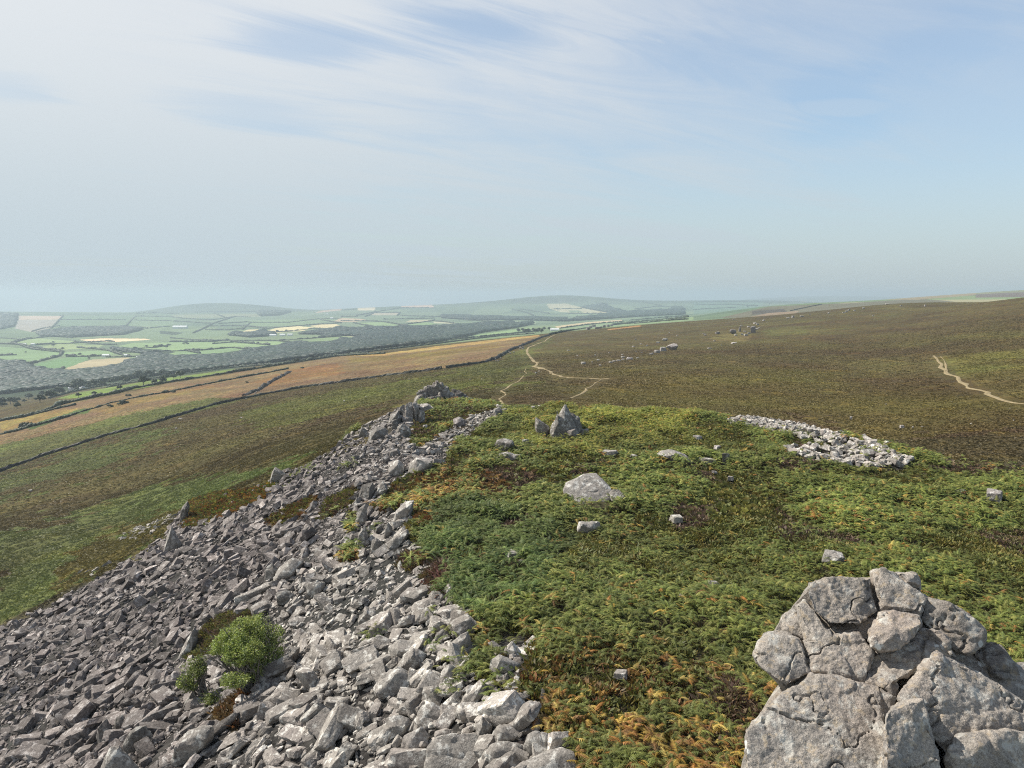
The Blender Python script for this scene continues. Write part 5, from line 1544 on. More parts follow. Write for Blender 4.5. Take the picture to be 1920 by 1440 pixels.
def shrub(name, label, cat, base_px, lobes, nleaf, leaf, pal, seed, ymin=12):
    """lobes: crown lobes (u, v, half-width, half-height in photo pixels, offset in depth as a share of the distance)"""
    r = np.random.default_rng(seed)
    B, _ = hit(base_px[0], base_px[1], ymin); B = B[0]
    root = empty(name, B)
    tag(root, label, cat)
    Yb = B[1]
    C, Rr = [], []
    for (u, v, a, b, dd) in lobes:
        Y = Yb * (1 + dd)
        bb = (v - 720) / F; dy = CP - bb * SP
        C.append(((u - 960) / F / dy * Y - B[0], Y - B[1], (-SP - bb * CP) / dy * Y - B[2])); Rr.append((a * Yb / F, 0.8 * a * Yb / F, b * Yb / F))
    C, Rr = np.array(C), np.array(Rr)
    br = []
    for k in range(len(C)):
        for q_ in range(5):
            tip = C[k] + r.normal(0, 0.5, 3) * Rr[k]
            m1 = np.array([tip[0] * 0.35 + r.normal(0, 0.2), tip[1] * 0.35 + r.normal(0, 0.2), max(0.12, tip[2] * 0.3 + r.normal(0, 0.08))])
            m2 = tip * 0.7 + r.normal(0, 0.15, 3)
            P = np.array([[r.normal(0, 0.1), r.normal(0, 0.1), -0.15], m1, m2, tip])
            t = np.linspace(0, 3, 9)
            P = np.stack([np.interp(t, np.arange(4), P[:, c]) for c in range(3)], 1)
            P[1:-1] = 0.25 * P[:-2] + 0.5 * P[1:-1] + 0.25 * P[2:]
            br.append(tube(P, np.linspace(0.055, 0.012, 9), 5))
            for w_ in range(3):
                t2 = tip + r.normal(0, 0.45, 3) * Rr[k]
                s2 = P[r.integers(4, 8)]
                br.append(tube(np.array([s2, (s2 + t2) / 2 + r.normal(0, 0.06, 3), t2]), np.array([0.018, 0.012, 0.006]), 4))
    Vb, Fb = join(br)
    obj("stem", mesh_np("stem", Vb, Fb, MAT_BARK, smooth_shade=True), root)
    wts = Rr.prod(1); wts = wts / wts.sum()
    cl = r.choice(len(C), nleaf, p=wts)
    d = r.normal(size=(nleaf, 3)); d /= np.linalg.norm(d, axis=1, keepdims=True)
    rad = r.random(nleaf) ** 0.42
    P = C[cl] + d * Rr[cl] * rad[:, None]
    # leaves gather in sprays with gaps between
    nz = fbm(P / 0.33, 2, seed) + 0.5 * fbm(P / 0.9, 2, seed + 3)
    okk = (nz > 0.0) | (r.random(len(nz)) < 0.12)
    P = P[okk]; cl = cl[okk]; m = len(P)
    leafV = np.array([(0, 0, 0), (0.5, 0.24, 0.06), (1, 0, 0), (0.5, -0.24, 0.06)]); leafF = np.array([(0, 1, 2), (0, 2, 3)])
    R3 = rot_frame(r.normal(size=(m, 3)) * np.array([1, 1, 0.6]) + np.array([0, 0, 0.75]), r.uniform(0, 6.28, m))
    col = pal[r.integers(0, len(pal), m)] * (1 + 0.3 * nz[okk][:, None].clip(-0.5, 0.9)) * (1 + r.normal(0, 0.15, (m, 1)))
    V, Fc, Cc = bake([(leafV, leafF)], np.zeros(m, int), P, R3, np.repeat((leaf * r.uniform(0.7, 1.3, m))[:, None], 3, 1), col.clip(0.01, 0.5))
    obj("foliage", mesh_np("foliage", V, Fc, MAT_LEAF, Cc), root)
    return root


WILLOW = np.array([(0.165, 0.205, 0.04), (0.20, 0.235, 0.05), (0.125, 0.165, 0.038), (0.235, 0.25, 0.07), (0.22, 0.25, 0.12)])
shrub("willow_bush", "wide fresh green bush spreading over the stones in the middle of the scree", "bush", (470, 1296),
      [(470, 1184, 46, 30, 0.03), (432, 1202, 36, 26, 0.0), (508, 1196, 30, 28, 0.04), (455, 1222, 42, 26, -0.01), (500, 1232, 36, 30, 0.02), (516, 1252, 20, 20, 0.02), (440, 1274, 28, 15, -0.05), (492, 1160, 18, 14, 0.05), (452, 1166, 14, 10, 0.03), (404, 1218, 16, 12, 0.0), (480, 1262, 22, 18, 0.0), (528, 1206, 12, 14, 0.05)], 36000, 0.09, WILLOW * 1.35, 5)
shrub("willow_bush", "smaller thin bush at the lower left of the wide green bush on the scree", "bush", (390, 1312),
      [(362, 1256, 26, 24, 0.0), (352, 1280, 22, 20, -0.01), (375, 1240, 16, 16, 0.01), (396, 1308, 24, 15, -0.02), (415, 1302, 16, 12, 0.0)], 6500, 0.095, WILLOW * 1.2, 6)

# ------------------------------------------------------------------ field walls and hedge banks
def along(pl, step=6, ymin=95):
    P, ok = hit(*dens(pl, step).T, ymin=ymin)
    return P


def resample(P, ds):
    L = np.concatenate([[0], np.cumsum(np.linalg.norm(np.diff(P[:, :2], axis=0), axis=1))])
    n = max(4, int(L[-1] / ds))
    t = np.linspace(0, L[-1], n)
    x, y = np.interp(t, L, P[:, 0]), np.interp(t, L, P[:, 1])
    return np.stack([x, y, base_height(x, y)], 1)


def wall_bank(name, label, cat, pl, h, w, col, ds=1.0, mat=None, ymin=95, var=0.3, group=None):
    P = resample(along(pl, ymin=ymin), ds)
    n = len(P)
    d = np.gradient(P[:, :2], axis=0); d /= np.linalg.norm(d, axis=1, keepdims=True) + 1e-9
    nr = np.stack([-d[:, 1], d[:, 0]], 1)
    prof = [(-0.62, -0.2), (-0.5, 0.45), (-0.36, 0.85), (0.0, 1.0), (0.36, 0.85), (0.5, 0.45), (0.62, -0.2)]
    V, C = [], []
    c0 = P[0].copy()
    hv = h * (1 + var * fbm(P[:, :2] / 5.0, 3, 401))
    for (a, b) in prof:
        j = rng.normal(0, 0.09, (n, 1)) * w
        xy = P[:, :2] + nr * (a * w + j)
        V.append(np.column_stack([xy, P[:, 2] + b * hv * (1 + rng.normal(0, 0.10, n))]))
        C.append(np.array(col)[None] * (1 + rng.normal(0, 0.28, (n, 1))).clip(0.35, 1.9) * (1 + 0.3 * fbm(P[:, :2] / 9.0, 2, 405)[:, None] * np.array([0.6, 1.3, 0.4])))
    k = len(prof)
    V = np.stack(V, 1).reshape(-1, 3) - c0; C = np.stack(C, 1).reshape(-1, 3).clip(0.01, 0.7)
    a = (np.arange(n - 1)[:, None] * k + np.arange(k - 1)[None]).ravel()
    o = obj(name, mesh_np(name, V, np.stack([a, a + 1, a + k + 1, a + k], 1), mat or MAT_TUFT, C), loc=c0)
    tag(o, label, cat, group)
    return o, P


wall_bank("field_wall", "dark overgrown stone wall crossing the moor from the left edge to a gap", "wall", WALL_MAIN, 1.05, 1.2, (0.040, 0.039, 0.027))
wall_bank("field_wall", "dark overgrown stone wall climbing from the gap to the skyline past the path", "wall", WALL_MAIN2, 1.15, 1.3, (0.040, 0.038, 0.028))
wall_bank("field_wall", "short broken wall running up between two orange fields", "wall", WALL_SIDE, 1.2, 1.8, (0.052, 0.046, 0.038), var=0.6)
wall_bank("field_wall", "low wall line far up on the hill ridge under the two small thorn bushes", "wall", [(1482, 583), (1510, 577), (1540, 571)], 1.2, 1.8, (0.05, 0.05, 0.04), ds=3, ymin=750)
WP = along(WALL_MAIN2[2:5], 3)
for k in range(14):              # tumbled stones at the wall foot
    q_ = WP[rng.integers(0, len(WP))]
    u_, v_ = px(q_[0], q_[1], q_[2])
    boulder("pale stone tumbled at the foot of the field wall by the path", float(u_) - 2 + rng.normal(0, 4), float(v_) + 2 + abs(rng.normal(0, 2)), rng.uniform(2.5, 4.5), rng.uniform(1.8, 2.8), "block", tone=1.05, ymin=95, group="stones at the wall foot", name="stone", cat="stone", seed=950 + k)
for k in range(9):
    q_ = along(WALL_SIDE, 3)[rng.integers(0, 12)]
    u_, v_ = px(q_[0], q_[1], q_[2])
    boulder("pale stone fallen from the short broken wall between orange fields", float(u_) + rng.normal(1, 3), float(v_) + 1.5 + abs(rng.normal(0, 1.5)), rng.uniform(2.2, 3.6), rng.uniform(1.5, 2.4), "block", tone=1.05, ymin=95, group="stones by the broken wall", name="stone", cat="stone", seed=970 + k)

# leafy clumps used for bushes, hedges and trees seen from far away
def leaf_clump(n, seed, flat=1.0):
    r = np.random.default_rng(seed)
    L = r.normal(size=(7, 3)); L /= np.linalg.norm(L, axis=1, keepdims=True); L[:, 2] = np.abs(L[:, 2]) * 0.7
    L *= 0.34
    V, Fc = [], []
    for k in range(n):
        c = L[r.integers(0, 7)]
        d = r.normal(size=3); d /= np.linalg.norm(d)
        p = c + d * 0.24 * r.random() ** 0.35
        t = np.cross(d + r.normal(0, 0.5, 3), r.normal(size=3)); t /= np.linalg.norm(t)
        b = np.cross(t, d); b /= np.linalg.norm(b) + 1e-9
        s = r.uniform(0.07, 0.13)
        j = len(V)
        V += [p + t * s, p - t * s * 0.6 + b * s, p - t * s * 0.6 - b * s]
        Fc.append((j, j + 1, j + 2))
    V = np.array(V); V[:, 2] *= flat
    return V, np.array(Fc)


def blob(seed, level=2, amp=0.24):
    V, Fc = ico(level)
    V = V * (1 + amp * fbm(V * 2.1 + seed * 5.1, 3, seed))[:, None] * np.array([1, 1, 0.9])
    return V * 0.5, Fc


BLOBS = [blob(k, 2) for k in range(8)]
BLOB3 = [blob(k + 30, 3, 0.3) for k in range(6)]
CLUMPS = [leaf_clump(260, k) for k in range(5)]
HEDGE_PAL = np.array([(0.030, 0.046, 0.020), (0.040, 0.058, 0.024), (0.026, 0.040, 0.020), (0.050, 0.062, 0.026)])
WOOD_PAL = np.array([(0.036, 0.058, 0.024), (0.048, 0.072, 0.030), (0.030, 0.048, 0.022), (0.056, 0.076, 0.032), (0.042, 0.062, 0.020)])


def hedge(label, pl, h, ymin=95, gaps=0.0, group=None, name="hedgerow", cat="hedge", wob=0.35, wide=1.0):
    P = along(pl, 4, ymin)
    P = resample(P, h * 0.32)
    n = len(P)
    if n < 3: return None
    s = h * (1 + wob * fbm(P[:, :2] / (h * 2.5), 3, 433)).clip(0.6, 2.0) * rng.uniform(0.85, 1.2, n)
    if gaps: s = s * (0.6 + 0.4 * smooth(-0.6 + gaps, gaps, fbm(P[:, :2] / (h * 6), 2, int(pl[0][0]) % 97)))
    s = np.maximum(s, 0.62 * h)
    c0 = P[0].copy()
    pos = P - c0 + np.stack([rng.normal(0, 0.12 * h, n), rng.normal(0, 0.12 * h, n), 0.36 * s], 1)
    V, Fc, C = bake(BLOBS, rng.integers(0, len(BLOBS), n), pos, rot_z(rng.uniform(0, 6.28, n)), s[:, None] * np.array([[1.15 * wide, 1.15 * wide, 1.0]]), pick(HEDGE_PAL, n, 0.2))
    o = obj(name, mesh_np(name, V, Fc, MAT_TREE, C, smooth_shade=True), loc=c0)
    tag(o, label, cat, group)
    return o


# hedge banks of the orange rough grazing on the near hillside
hedge("dark bushy hedge bank along the far side of the orange fields, rising to the right", [(0, 790), (50, 781), (75, 773), (117, 758), (150, 751), (183, 744), (217, 738), (250, 729), (320, 717), (383, 707), (467, 694), (510, 687), (567, 678), (633, 668), (720, 663.5)], 2.2, 95, 0.12)
hedge("hedge along the upper edge of the narrow bright green field", [(93, 747), (130, 737), (175, 727), (233, 719), (275, 712), (317, 706)], 2.4, 400, 0.0)
hedge("broken hedge continuing right of the narrow bright green field", [(317, 706), (340, 702), (383, 696), (440, 689), (520, 683), (600, 672), (640, 664)], 2.6, 400, 0.15)
hedge("dark hedge inside the narrow green field ending near a tree", [(200, 727), (240, 719), (300, 711)], 1.8, 400)
hedge("gorse line across the orange field, ending in a dark bush on the left", [(35, 806), (55, 801), (100, 790), (128, 782)], 1.6, 300, 0.1)
hedge("thin scrubby line through the middle of the orange fields", [(128, 782), (147, 774), (183, 764), (208, 756), (258, 745), (317, 735), (400, 718), (470, 705), (540, 692)], 1.2, 300, 0.25)
hedge("scrubby bank at the lower left of the orange field", [(0, 815), (33, 808), (50, 803)], 1.4, 300, 0.1)
hedge("thin scrub line below the hedge bank at the left edge of the orange fields", [(0, 789), (30, 783), (70, 776), (110, 766), (140, 760)], 1.3, 300, 0.25)
hedge("band of dark gorse scrub behind the pale rim of the orange field", [(660, 664), (700, 659), (760, 652), (820, 645), (880, 637), (940, 630), (1000, 626)], 2.2, 600, 0.0, wide=1.5)
hedge("darker scrub band just behind the gorse scrub, below the valley wood", [(760, 648), (830, 639), (900, 632), (960, 626), (1000, 622)], 3.0, 850, 0.0, wide=1.5)
hedge("hedge bank on the skyline of the moor left of the rocky knoll", [(1030, 628), (1060, 622), (1090, 617), (1102, 615)], 2.0, 400, 0.0)
hedge("dark conifer strip behind the rocky knoll on the skyline", [(1148, 610), (1165, 608), (1180, 607), (1190, 606)], 5.0, 820, 0.0)
hedge("scrub on the skyline right of the conifer strip", [(1190, 607), (1215, 605), (1245, 602), (1290, 599)], 3.4, 820, 0.2)
# dark bushes on the orange fields
for k, (u, v, w_) in enumerate([(50, 801, 20), (42, 803, 12), (232, 757, 14), (225, 759, 10), (205, 764, 12), (310, 737, 12), (325, 736, 9), (240, 743, 9), (566, 691, 7), (462, 718, 6), (1270, 600, 9), (1262, 601, 8), (495, 723, 8)]):
    P, _ = hit(u, v, 95); P = P[0]
    s = w_ * P[1] / F
    Vb, Fb, Cb = bake(CLUMPS, np.array([k % 5, (k + 1) % 5]), np.array([[0, 0, 0.22 * s], [0.3 * s, 0.1 * s, 0.16 * s]]), rot_z(np.array([0.3 * k, 1.1 * k])), np.array([[s, s, 0.6 * s], [0.7 * s, 0.7 * s, 0.45 * s]]) * 1.1, pick(HEDGE_PAL, 2))
    tag(obj("gorse_bush", mesh_np("gorse_bush", Vb, Fb, MAT_TREE, Cb), loc=P), "dark gorse bush standing in the rough grazing beyond the field wall", "bush", "gorse bushes on the rough grazing")

# trees one can tell apart along the near farmland
tree_parts = []
for k in range(4):
    cv, cf, _ = bake(CLUMPS, np.arange(5), np.array([[0, 0, 0.62], [0.18, 0.05, 0.5], [-0.17, 0.08, 0.52], [0.02, -0.18, 0.46], [0.03, 0.1, 0.74]]) + np.random.default_rng(k).normal(0, 0.04, (5, 3)), rot_z(np.arange(5) * 1.3 + k), np.array([[0.8, 0.8, 0.62]] * 5) * np.random.default_rng(k + 9).uniform(0.8, 1.1, (5, 1)))
    cc = np.repeat(pick(np.concatenate([HEDGE_PAL, WOOD_PAL]), len(cv) // 3, 0.15), 3, 0)
    tv, tf = join([tube(np.array([[0, 0, -0.05], [0.01, 0, 0.25], [0.02, 0.01, 0.5]]), np.array([0.045, 0.03, 0.02]), 6), tube(np.array([[0.01, 0, 0.25], [0.14, 0.03, 0.48]]), np.array([0.02, 0.01]), 5), tube(np.array([[0.01, 0, 0.22], [-0.13, 0.05, 0.46]]), np.array([0.02, 0.01]), 5)])
    tree_parts.append((mesh_np("crown", cv, cf, MAT_TREE, cc), mesh_np("trunk", tv, tf, MAT_BARK)))


def tree(u, v, hpx, label, group=None, ymin=300, k=0, wide=1.0, name="broadleaf_tree"):
    P, _ = hit(u, v, ymin); P = P[0]
    H = hpx * P[1] / F
    r = empty(name, P); tag(r, label, "tree", group)
    r.scale = (H * wide, H * wide, H); r.rotation_euler = (0, 0, rng.uniform(0, 6.28))
    obj("crown", tree_parts[k % 4][0], r); obj("trunk", tree_parts[k % 4][1], r)
    return r


for k, (u, v, h_, lab) in enumerate([(148, 731, 22, "biggest dark round tree beside the small farm left of the green field"), (135, 733, 16, "dark tree left of the biggest one beside the small farm"), (176, 729, 18, "rounded tree right of the small farm buildings"), (191, 727, 13, "small tree between the small farm and the pale strip of grass"), (231, 718, 16, "spreading tree at the left of a row above the narrow green field"), (237, 719, 11, "small tree just right of the spreading tree above the narrow green field"), (269, 723, 19, "lone dark tree standing in the narrow bright green field"), (262, 711, 18, "tall tree behind the lone dark tree in the wood edge"), (278, 710, 17, "tree in the middle of the row above the narrow green field"), (290, 721, 10, "low bushy tree on the lower hedge of the narrow green field"), (306, 719, 13, "upright tree near the right part of the narrow green field"), (312, 712, 12, "tree where the two hedges of the green field meet"), (338, 709, 15, "dark oval tree right of the hedge junction"), (326, 711, 10, "short tree left of the dark oval tree"), (404, 694, 8, "small round tree on the broken hedge right of the green field"), (556, 680, 9, "small round tree at the top of the orange field"), (2, 762, 18, "dark tree at the very left edge above the orange fields"), (20, 758, 14, "round tree second from the left edge above the orange fields"), (32, 766, 12, "pale green tree near the left edge above the orange fields"), (75, 755, 16, "dark tree in the thicket left of the small farm"), (95, 748, 18, "tall tree in the thicket left of the small farm"), (112, 741, 17, "tall tree at the right of the thicket left of the small farm"), (147, 745, 9, "low bush-like tree on the lower hedge below the small farm"), (176, 741, 8, "small bushy tree on the lower hedge right below the small farm"), (225, 731, 9, "bushy tree in the scrub below the narrow green field")]):
    tree(u, v, h_, lab, None, 380, k, 1.15)
for k in range(46):
    u = rng.uniform(0, 640)
    v0 = np.interp(u, [0, 93, 130, 175, 233, 317, 440, 640], [762, 745, 735, 726, 716, 705, 688, 663])
    tree(u, v0 + rng.uniform(-4, 2), rng.uniform(6, 13) * (1 if u < 330 else 0.65), "bushy hedgerow tree on the edge between orange fields and the wooded valley", "hedgerow trees above the wooded valley", 400, k, 1.15)
for k, (u, v) in enumerate([(980, 622), (990, 624), (1000, 622), (1010, 623), (972, 623), (1020, 620), (1030, 620), (986, 627), (1004, 625), (1015, 625)]):
    tree(u, v, rng.uniform(7, 11), "dark tree of the small clump left of the white shed", "trees near the white shed", 900, k, 1.1)
for k, (u, v, h_, lab) in enumerate([(1401.5, 577, 3.5, "left one of two tiny thorn bushes on the far ridge"), (1443, 571.5, 3.2, "right one of two tiny thorn bushes on the far ridge")]):
    tree(u, v, h_, lab, None, 1000, k, 0.6, "thorn_bush")
for k, (u, v) in enumerate([(48, 662), (126, 669), (167, 674), (190, 668), (253, 655), (275, 652), (303, 650), (345, 646), (349, 645), (352, 647), (312, 653), (290, 652), (537, 622), (520, 624), (1045, 582), (117, 656), (83, 656), (100, 650), (100, 644), (150, 667)]):
    tree(u, v, rng.uniform(3.5, 6.0), "single tree among the pale green fields of the valley", "field trees of the valley", 1200, k, 1.2)

# ------------------------------------------------------------------ woods and hedges of the valley
wx, wy, wz = [], [], []
for (ya, yb, stp) in ((1040, 2300, 6.6), (2300, 4200, 9.5), (4200, 6500, 15.0)):
    yy = np.arange(ya, yb, stp)
    for y_ in yy:
        xs = np.arange(-0.72 * y_, 0.42 * y_, stp)
        wx.append(xs + rng.normal(0, stp * 0.28, len(xs))); wy.append(np.full(len(xs), y_) + rng.normal(0, stp * 0.28, len(xs))); wz.append(np.full(len(xs), stp))
wx, wy, wst = np.concatenate(wx), np.concatenate(wy), np.concatenate(wz)
wz = base_height(wx, wy)
U, V = px(wx, wy, wz)
ok = in_any(U, V, WOODS) & (wy > 1040) & ~in_any(U, V, [p for p, c in FIELDS if c[1] > 0.125 and max(q[1] for q in p) < 705 and min(q[1] for q in p) > 600])
wx, wy, wz, wst = wx[ok], wy[ok], wz[ok], wst[ok]
n = len(wx)
s = wst * rng.uniform(1.3, 2.0, n) * (1 + 0.25 * fbm(np.stack([wx, wy], 1) / 60, 2, 511))
c = np.array([0.42, 0.58, 0.84]) * pick(WOOD_PAL, n, 0.08) * (1 + 0.25 * fbm(np.stack([wx, wy], 1) / 70, 3, 513))[:, None]  # blue of the hazy air is put into the crown colour
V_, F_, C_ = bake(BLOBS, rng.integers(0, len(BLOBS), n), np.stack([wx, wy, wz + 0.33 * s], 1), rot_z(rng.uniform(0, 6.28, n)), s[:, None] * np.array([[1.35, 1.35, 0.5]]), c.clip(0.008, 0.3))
tag(obj("woodland", mesh_np("woodland", V_, F_, MAT_TREE, C_, smooth_shade=True)), kind="stuff")
print("wood trees", n)

VH = [  # far hedges, traced field by field
    [(0, 602), (34, 600)], [(109, 600), (150, 599.5), (208, 599.5)], [(208, 599.5), (236, 600)], [(113, 592), (118, 593), (108, 604), (96, 616)], [(110, 614), (150, 613), (235, 612)],
    [(236, 612), (252, 595), (256, 593)], [(256, 593), (320, 594.5), (350, 598)], [(252, 600.5), (320, 602), (400, 607)], [(235, 612), (275, 616), (320, 612)], [(255, 588), (300, 587), (335, 589)],
    [(350, 598), (395, 600)], [(395, 600.5), (440, 594), (470, 595)], [(440, 594), (400, 607), (385, 615), (362, 625)], [(395, 612), (440, 611), (465, 612)], [(385, 618), (430, 619), (455, 616)], [(410, 607), (470, 604)],
    [(455, 618), (470, 605), (540, 605), (600, 598), (640, 597)], [(465, 612), (500, 616)], [(360, 585.5), (405, 585), (480, 584)], [(400, 587), (420, 595)], [(600, 600), (640, 606)],
    [(500, 616.5), (560, 611), (640, 606)], [(495, 624), (540, 622), (590, 616), (640, 620)], [(320, 634), (370, 638), (430, 639), (520, 639), (640, 631)], [(320, 641), (400, 641), (430, 637)], [(520, 639.5), (580, 645)],
    [(400, 645), (440, 642), (490, 646), (505, 647)], [(208, 654), (260, 654), (290, 652), (320, 647)], [(215, 661), (270, 661), (320, 658)], [(320, 659), (380, 657), (435, 652), (470, 656)], [(350, 658), (375, 663)],
    [(0, 634), (40, 637), (70, 634)], [(18, 645), (50, 636), (100, 631), (135, 634)], [(0, 645), (30, 646), (70, 652), (110, 658), (118, 661)], [(68, 647), (110, 645), (140, 644), (200, 640), (215, 641)], [(118, 661), (112, 668), (85, 675), (55, 683)], [(0, 667), (30, 666)],
    [(125, 669), (160, 669), (190, 668)], [(140, 641), (200, 647), (218, 646)], [(145, 652), (180, 655), (205, 658), (225, 665), (245, 669)], [(40, 648), (60, 655), (115, 661)],
    [(60, 622), (80, 616), (112, 611)], [(200, 670), (235, 670), (262, 668)], [(120, 690), (110, 697)],
    [(640, 594), (670, 594)], [(668, 592), (695, 587), (705, 585)], [(685, 594), (700, 588)], [(695, 587), (750, 586.5), (745, 592)], [(750, 592), (815, 594), (860, 594)], [(640, 602), (690, 602), (720, 604)], [(663, 606), (690, 611), (705, 614)], [(720, 604), (757, 610), (765, 612)],
    [(757, 609), (810, 602), (815, 600)], [(815, 602), (850, 606)], [(720, 599), (780, 598), (815, 597)], [(845, 597), (880, 601), (940, 604)], [(860, 594), (900, 596), (960, 595)], [(640, 582), (670, 580)], [(705, 585), (755, 577), (815, 577)],
    [(975, 580), (1030, 588)], [(1030, 580), (1090, 579)], [(1060, 588), (1140, 588)], [(1140, 588), (1135, 595), (1080, 594)], [(960, 580), (985, 586), (1000, 592)], [(1190, 580), (1230, 575), (1280, 575)], [(1200, 565), (1240, 574)], [(1230, 590), (1280, 584)],
    [(1050, 616), (1110, 608), (1170, 603)], [(1170, 606), (1230, 600), (1290, 595)], [(1180, 601), (1240, 596), (1290, 592)],
    [(1300, 572), (1370, 571), (1420, 574)], [(1300, 581), (1350, 578), (1380, 577)], [(1310, 566), (1380, 566), (1440, 567)],
]
for k, pl in enumerate(VH):
    P0, _ = hit(pl[0][0], pl[0][1], 1000)
    h_ = 1.8 + 0.0007 * P0[0][1] + (1.6 if pl[0][1] > 640 else 0)
    hedge("dark hedge bank between green fields on the far side of the valley", pl, h_, 1000, 0.08 if pl[0][1] > 630 else 0, "hedges of the far valley fields", wob=0.5)

# ------------------------------------------------------------------ farm buildings
def barn(label, u, v, wpx, ymin, deep=0.45, high=0.28, white=True, yaw=0.0, n_win=0):
    P, _ = hit(u, v, ymin); P = P[0]
    W = wpx * P[1] / F; D = W * deep; H = max(2.6, W * high)
    r = empty("farm_building", P); r.rotation_euler = (0, 0, yaw)
    tag(r, label, "farm building")
    x0, y0 = W / 2, D / 2
    Vw = np.array([(-x0, -y0, -1), (x0, -y0, -1), (x0, y0, -1), (-x0, y0, -1), (-x0, -y0, H), (x0, -y0, H), (x0, y0, H), (-x0, y0, H), (-x0, 0, H + D * 0.3), (x0, 0, H + D * 0.3)])
    me = mesh_np("wall", Vw, [np.array([(0, 1, 5, 4), (2, 3, 7, 6), (1, 2, 6, 5), (3, 0, 4, 7)]), np.array([(5, 6, 9), (7, 4, 8)])], MAT_WHITE)
    obj("wall", me, r)
    e, t = 0.35, 0.18
    z1, z2 = H - 0.06, H + D * 0.3 + 0.12
    Vr = np.array([(-x0 - e, -y0 - e, z1), (x0 + e, -y0 - e, z1), (x0 + e, 0, z2), (-x0 - e, 0, z2), (x0 + e, y0 + e, z1), (-x0 - e, y0 + e, z1)])
    Vr = np.concatenate([Vr, Vr + np.array([0, 0, t])])
    Fr = np.array([(6, 7, 8, 9), (9, 8, 10, 11), (3, 2, 1, 0), (5, 4, 2, 3), (0, 1, 7, 6), (4, 5, 11, 10), (1, 2, 8, 7), (2, 4, 10, 8), (0, 6, 9, 3), (3, 9, 11, 5)])
    obj("roof", mesh_np("roof", Vr, Fr, MAT_WHITE if white else MAT_ROOF), r)
    return r


for a in [("long white barn beside dark trees above the tan field", 199, 669.5, 13, 1400), ("white farmhouse on the right of the long white barn", 236, 668.5, 6, 1400, 0.6, 0.5), ("pale shed at the right end of the farm above the valley wood", 261, 671.5, 9, 1400), ("white building at the left of the small hamlet in the left fields", 46, 647.5, 6, 1700, 0.6, 0.45), ("white building at the right of the small hamlet in the left fields", 62, 647.5, 7, 1700, 0.5, 0.4),
          ("very long white sheds on the far hillside under a dark clump of trees", 338, 616, 26, 2800, 0.3, 0.12), ("white shed at the left of the big farm in front of the cream fields", 492, 630.5, 14, 2000, 0.4, 0.18), ("white shed in the middle of the big farm in front of the cream fields", 512, 630.5, 12, 2000, 0.4, 0.2), ("white barn right of the middle of the big farm", 530, 630, 10, 2000, 0.5, 0.25), ("bright white barn at the right end of the big farm", 544, 629.5, 9, 2000, 0.5, 0.28),
          ("grey roofed barn of the small farm left of the narrow green field", 137, 731.5, 14, 500, 0.4, 0.2, False, 0.2), ("white cottage of the small farm left of the narrow green field", 155, 729.5, 7, 500, 0.6, 0.5, False), ("second white cottage of the small farm, right of the first", 162, 727.5, 6, 500, 0.6, 0.5, False), ("little shed below the cottages of the small farm", 150, 732, 6, 500, 0.6, 0.35, False),
          ("bright white long shed on the slope behind the moor skyline", 1040, 620, 16, 1000, 0.4, 0.14), ("tiny white house on the far hill among hedges left of the middle", 622, 598.5, 5, 3000, 0.6, 0.45), ("tiny white house under the far hillside fields", 613, 589, 3, 3500, 0.6, 0.45), ("tiny white house in the hedged fields below the big hill", 905, 594, 5, 2500, 0.6, 0.4)]:
    barn(*a)
HAZE = 1.85e-4
EXPOSURE = 0.5
SKY_STRENGTH = 0.1
SKY_TINT = (1.22, 1.32, 1.30)
CLOUD_A = (5.6, 5.85, 6.05)
CLOUD_B = (4.3, 4.7, 5.2)
CLOUD_LOW = (3.85, 4.55, 4.95)
CLOUD_LOC = (0, 0, 0)
DENOISE = False

# ------------------------------------------------------------------ air, sky and sun
SUN_AZ, SUN_EL = R(-68), R(47)          # to the left and a little ahead of the view
hz = bmesh.new()
bmesh.ops.create_cube(hz, size=1)
bmesh.ops.scale(hz, vec=(60000, 60000, 330), verts=hz.verts)
bmesh.ops.translate(hz, vec=(0, 0, -290 + 165), verts=hz.verts)
hm = bpy.data.meshes.new("haze"); hz.to_mesh(hm)
hmat = bpy.data.materials.new("haze"); hmat.use_nodes = True
nt = hmat.node_tree; nt.nodes.clear()
ho = nt.nodes.new("ShaderNodeOutputMaterial")
pv = nt.nodes.new("ShaderNodeVolumePrincipled")
pv.inputs["Color"].default_value = (0.53, 0.63, 0.71, 1)
pv.inputs["Density"].default_value = HAZE
pv.inputs["Anisotropy"].default_value = 0.2
nt.links.new(pv.outputs[0], ho.inputs["Volume"])
hm.materials.append(hmat)
tag(obj("haze", hm), kind="stuff")

sd = bpy.data.lights.new("sun", "SUN")
sd.energy = 5.0
sd.angle = R(0.5)
sd.color = (1.0, 0.95, 0.87)
so = bpy.data.objects.new("sun", sd); LINK(so)
sdir = Vector((math.sin(SUN_AZ) * math.cos(SUN_EL), math.cos(SUN_AZ) * math.cos(SUN_EL), math.sin(SUN_EL)))
so.rotation_euler = sdir.to_track_quat("Z", "Y").to_euler()
so.location = sdir * 100

w = bpy.data.worlds.new("World"); scene.world = w
w.use_nodes = True
wt = w.node_tree
wt.nodes.clear()


def wn(typ, **kw):
    nd = wt.nodes.new(typ)
    for k, v in kw.items(): setattr(nd, k, v)
    return nd


def wl(a, b): wt.links.new(a, b)


def wmath(op, a, b=0.0, clamp=False):
    nd = wn("ShaderNodeMath", operation=op); nd.use_clamp = clamp
    for k, q_ in enumerate((a, b)):
        if isinstance(q_, (int, float)): nd.inputs[k].default_value = q_
        else: wl(q_, nd.inputs[k])
    return nd.outputs[0]


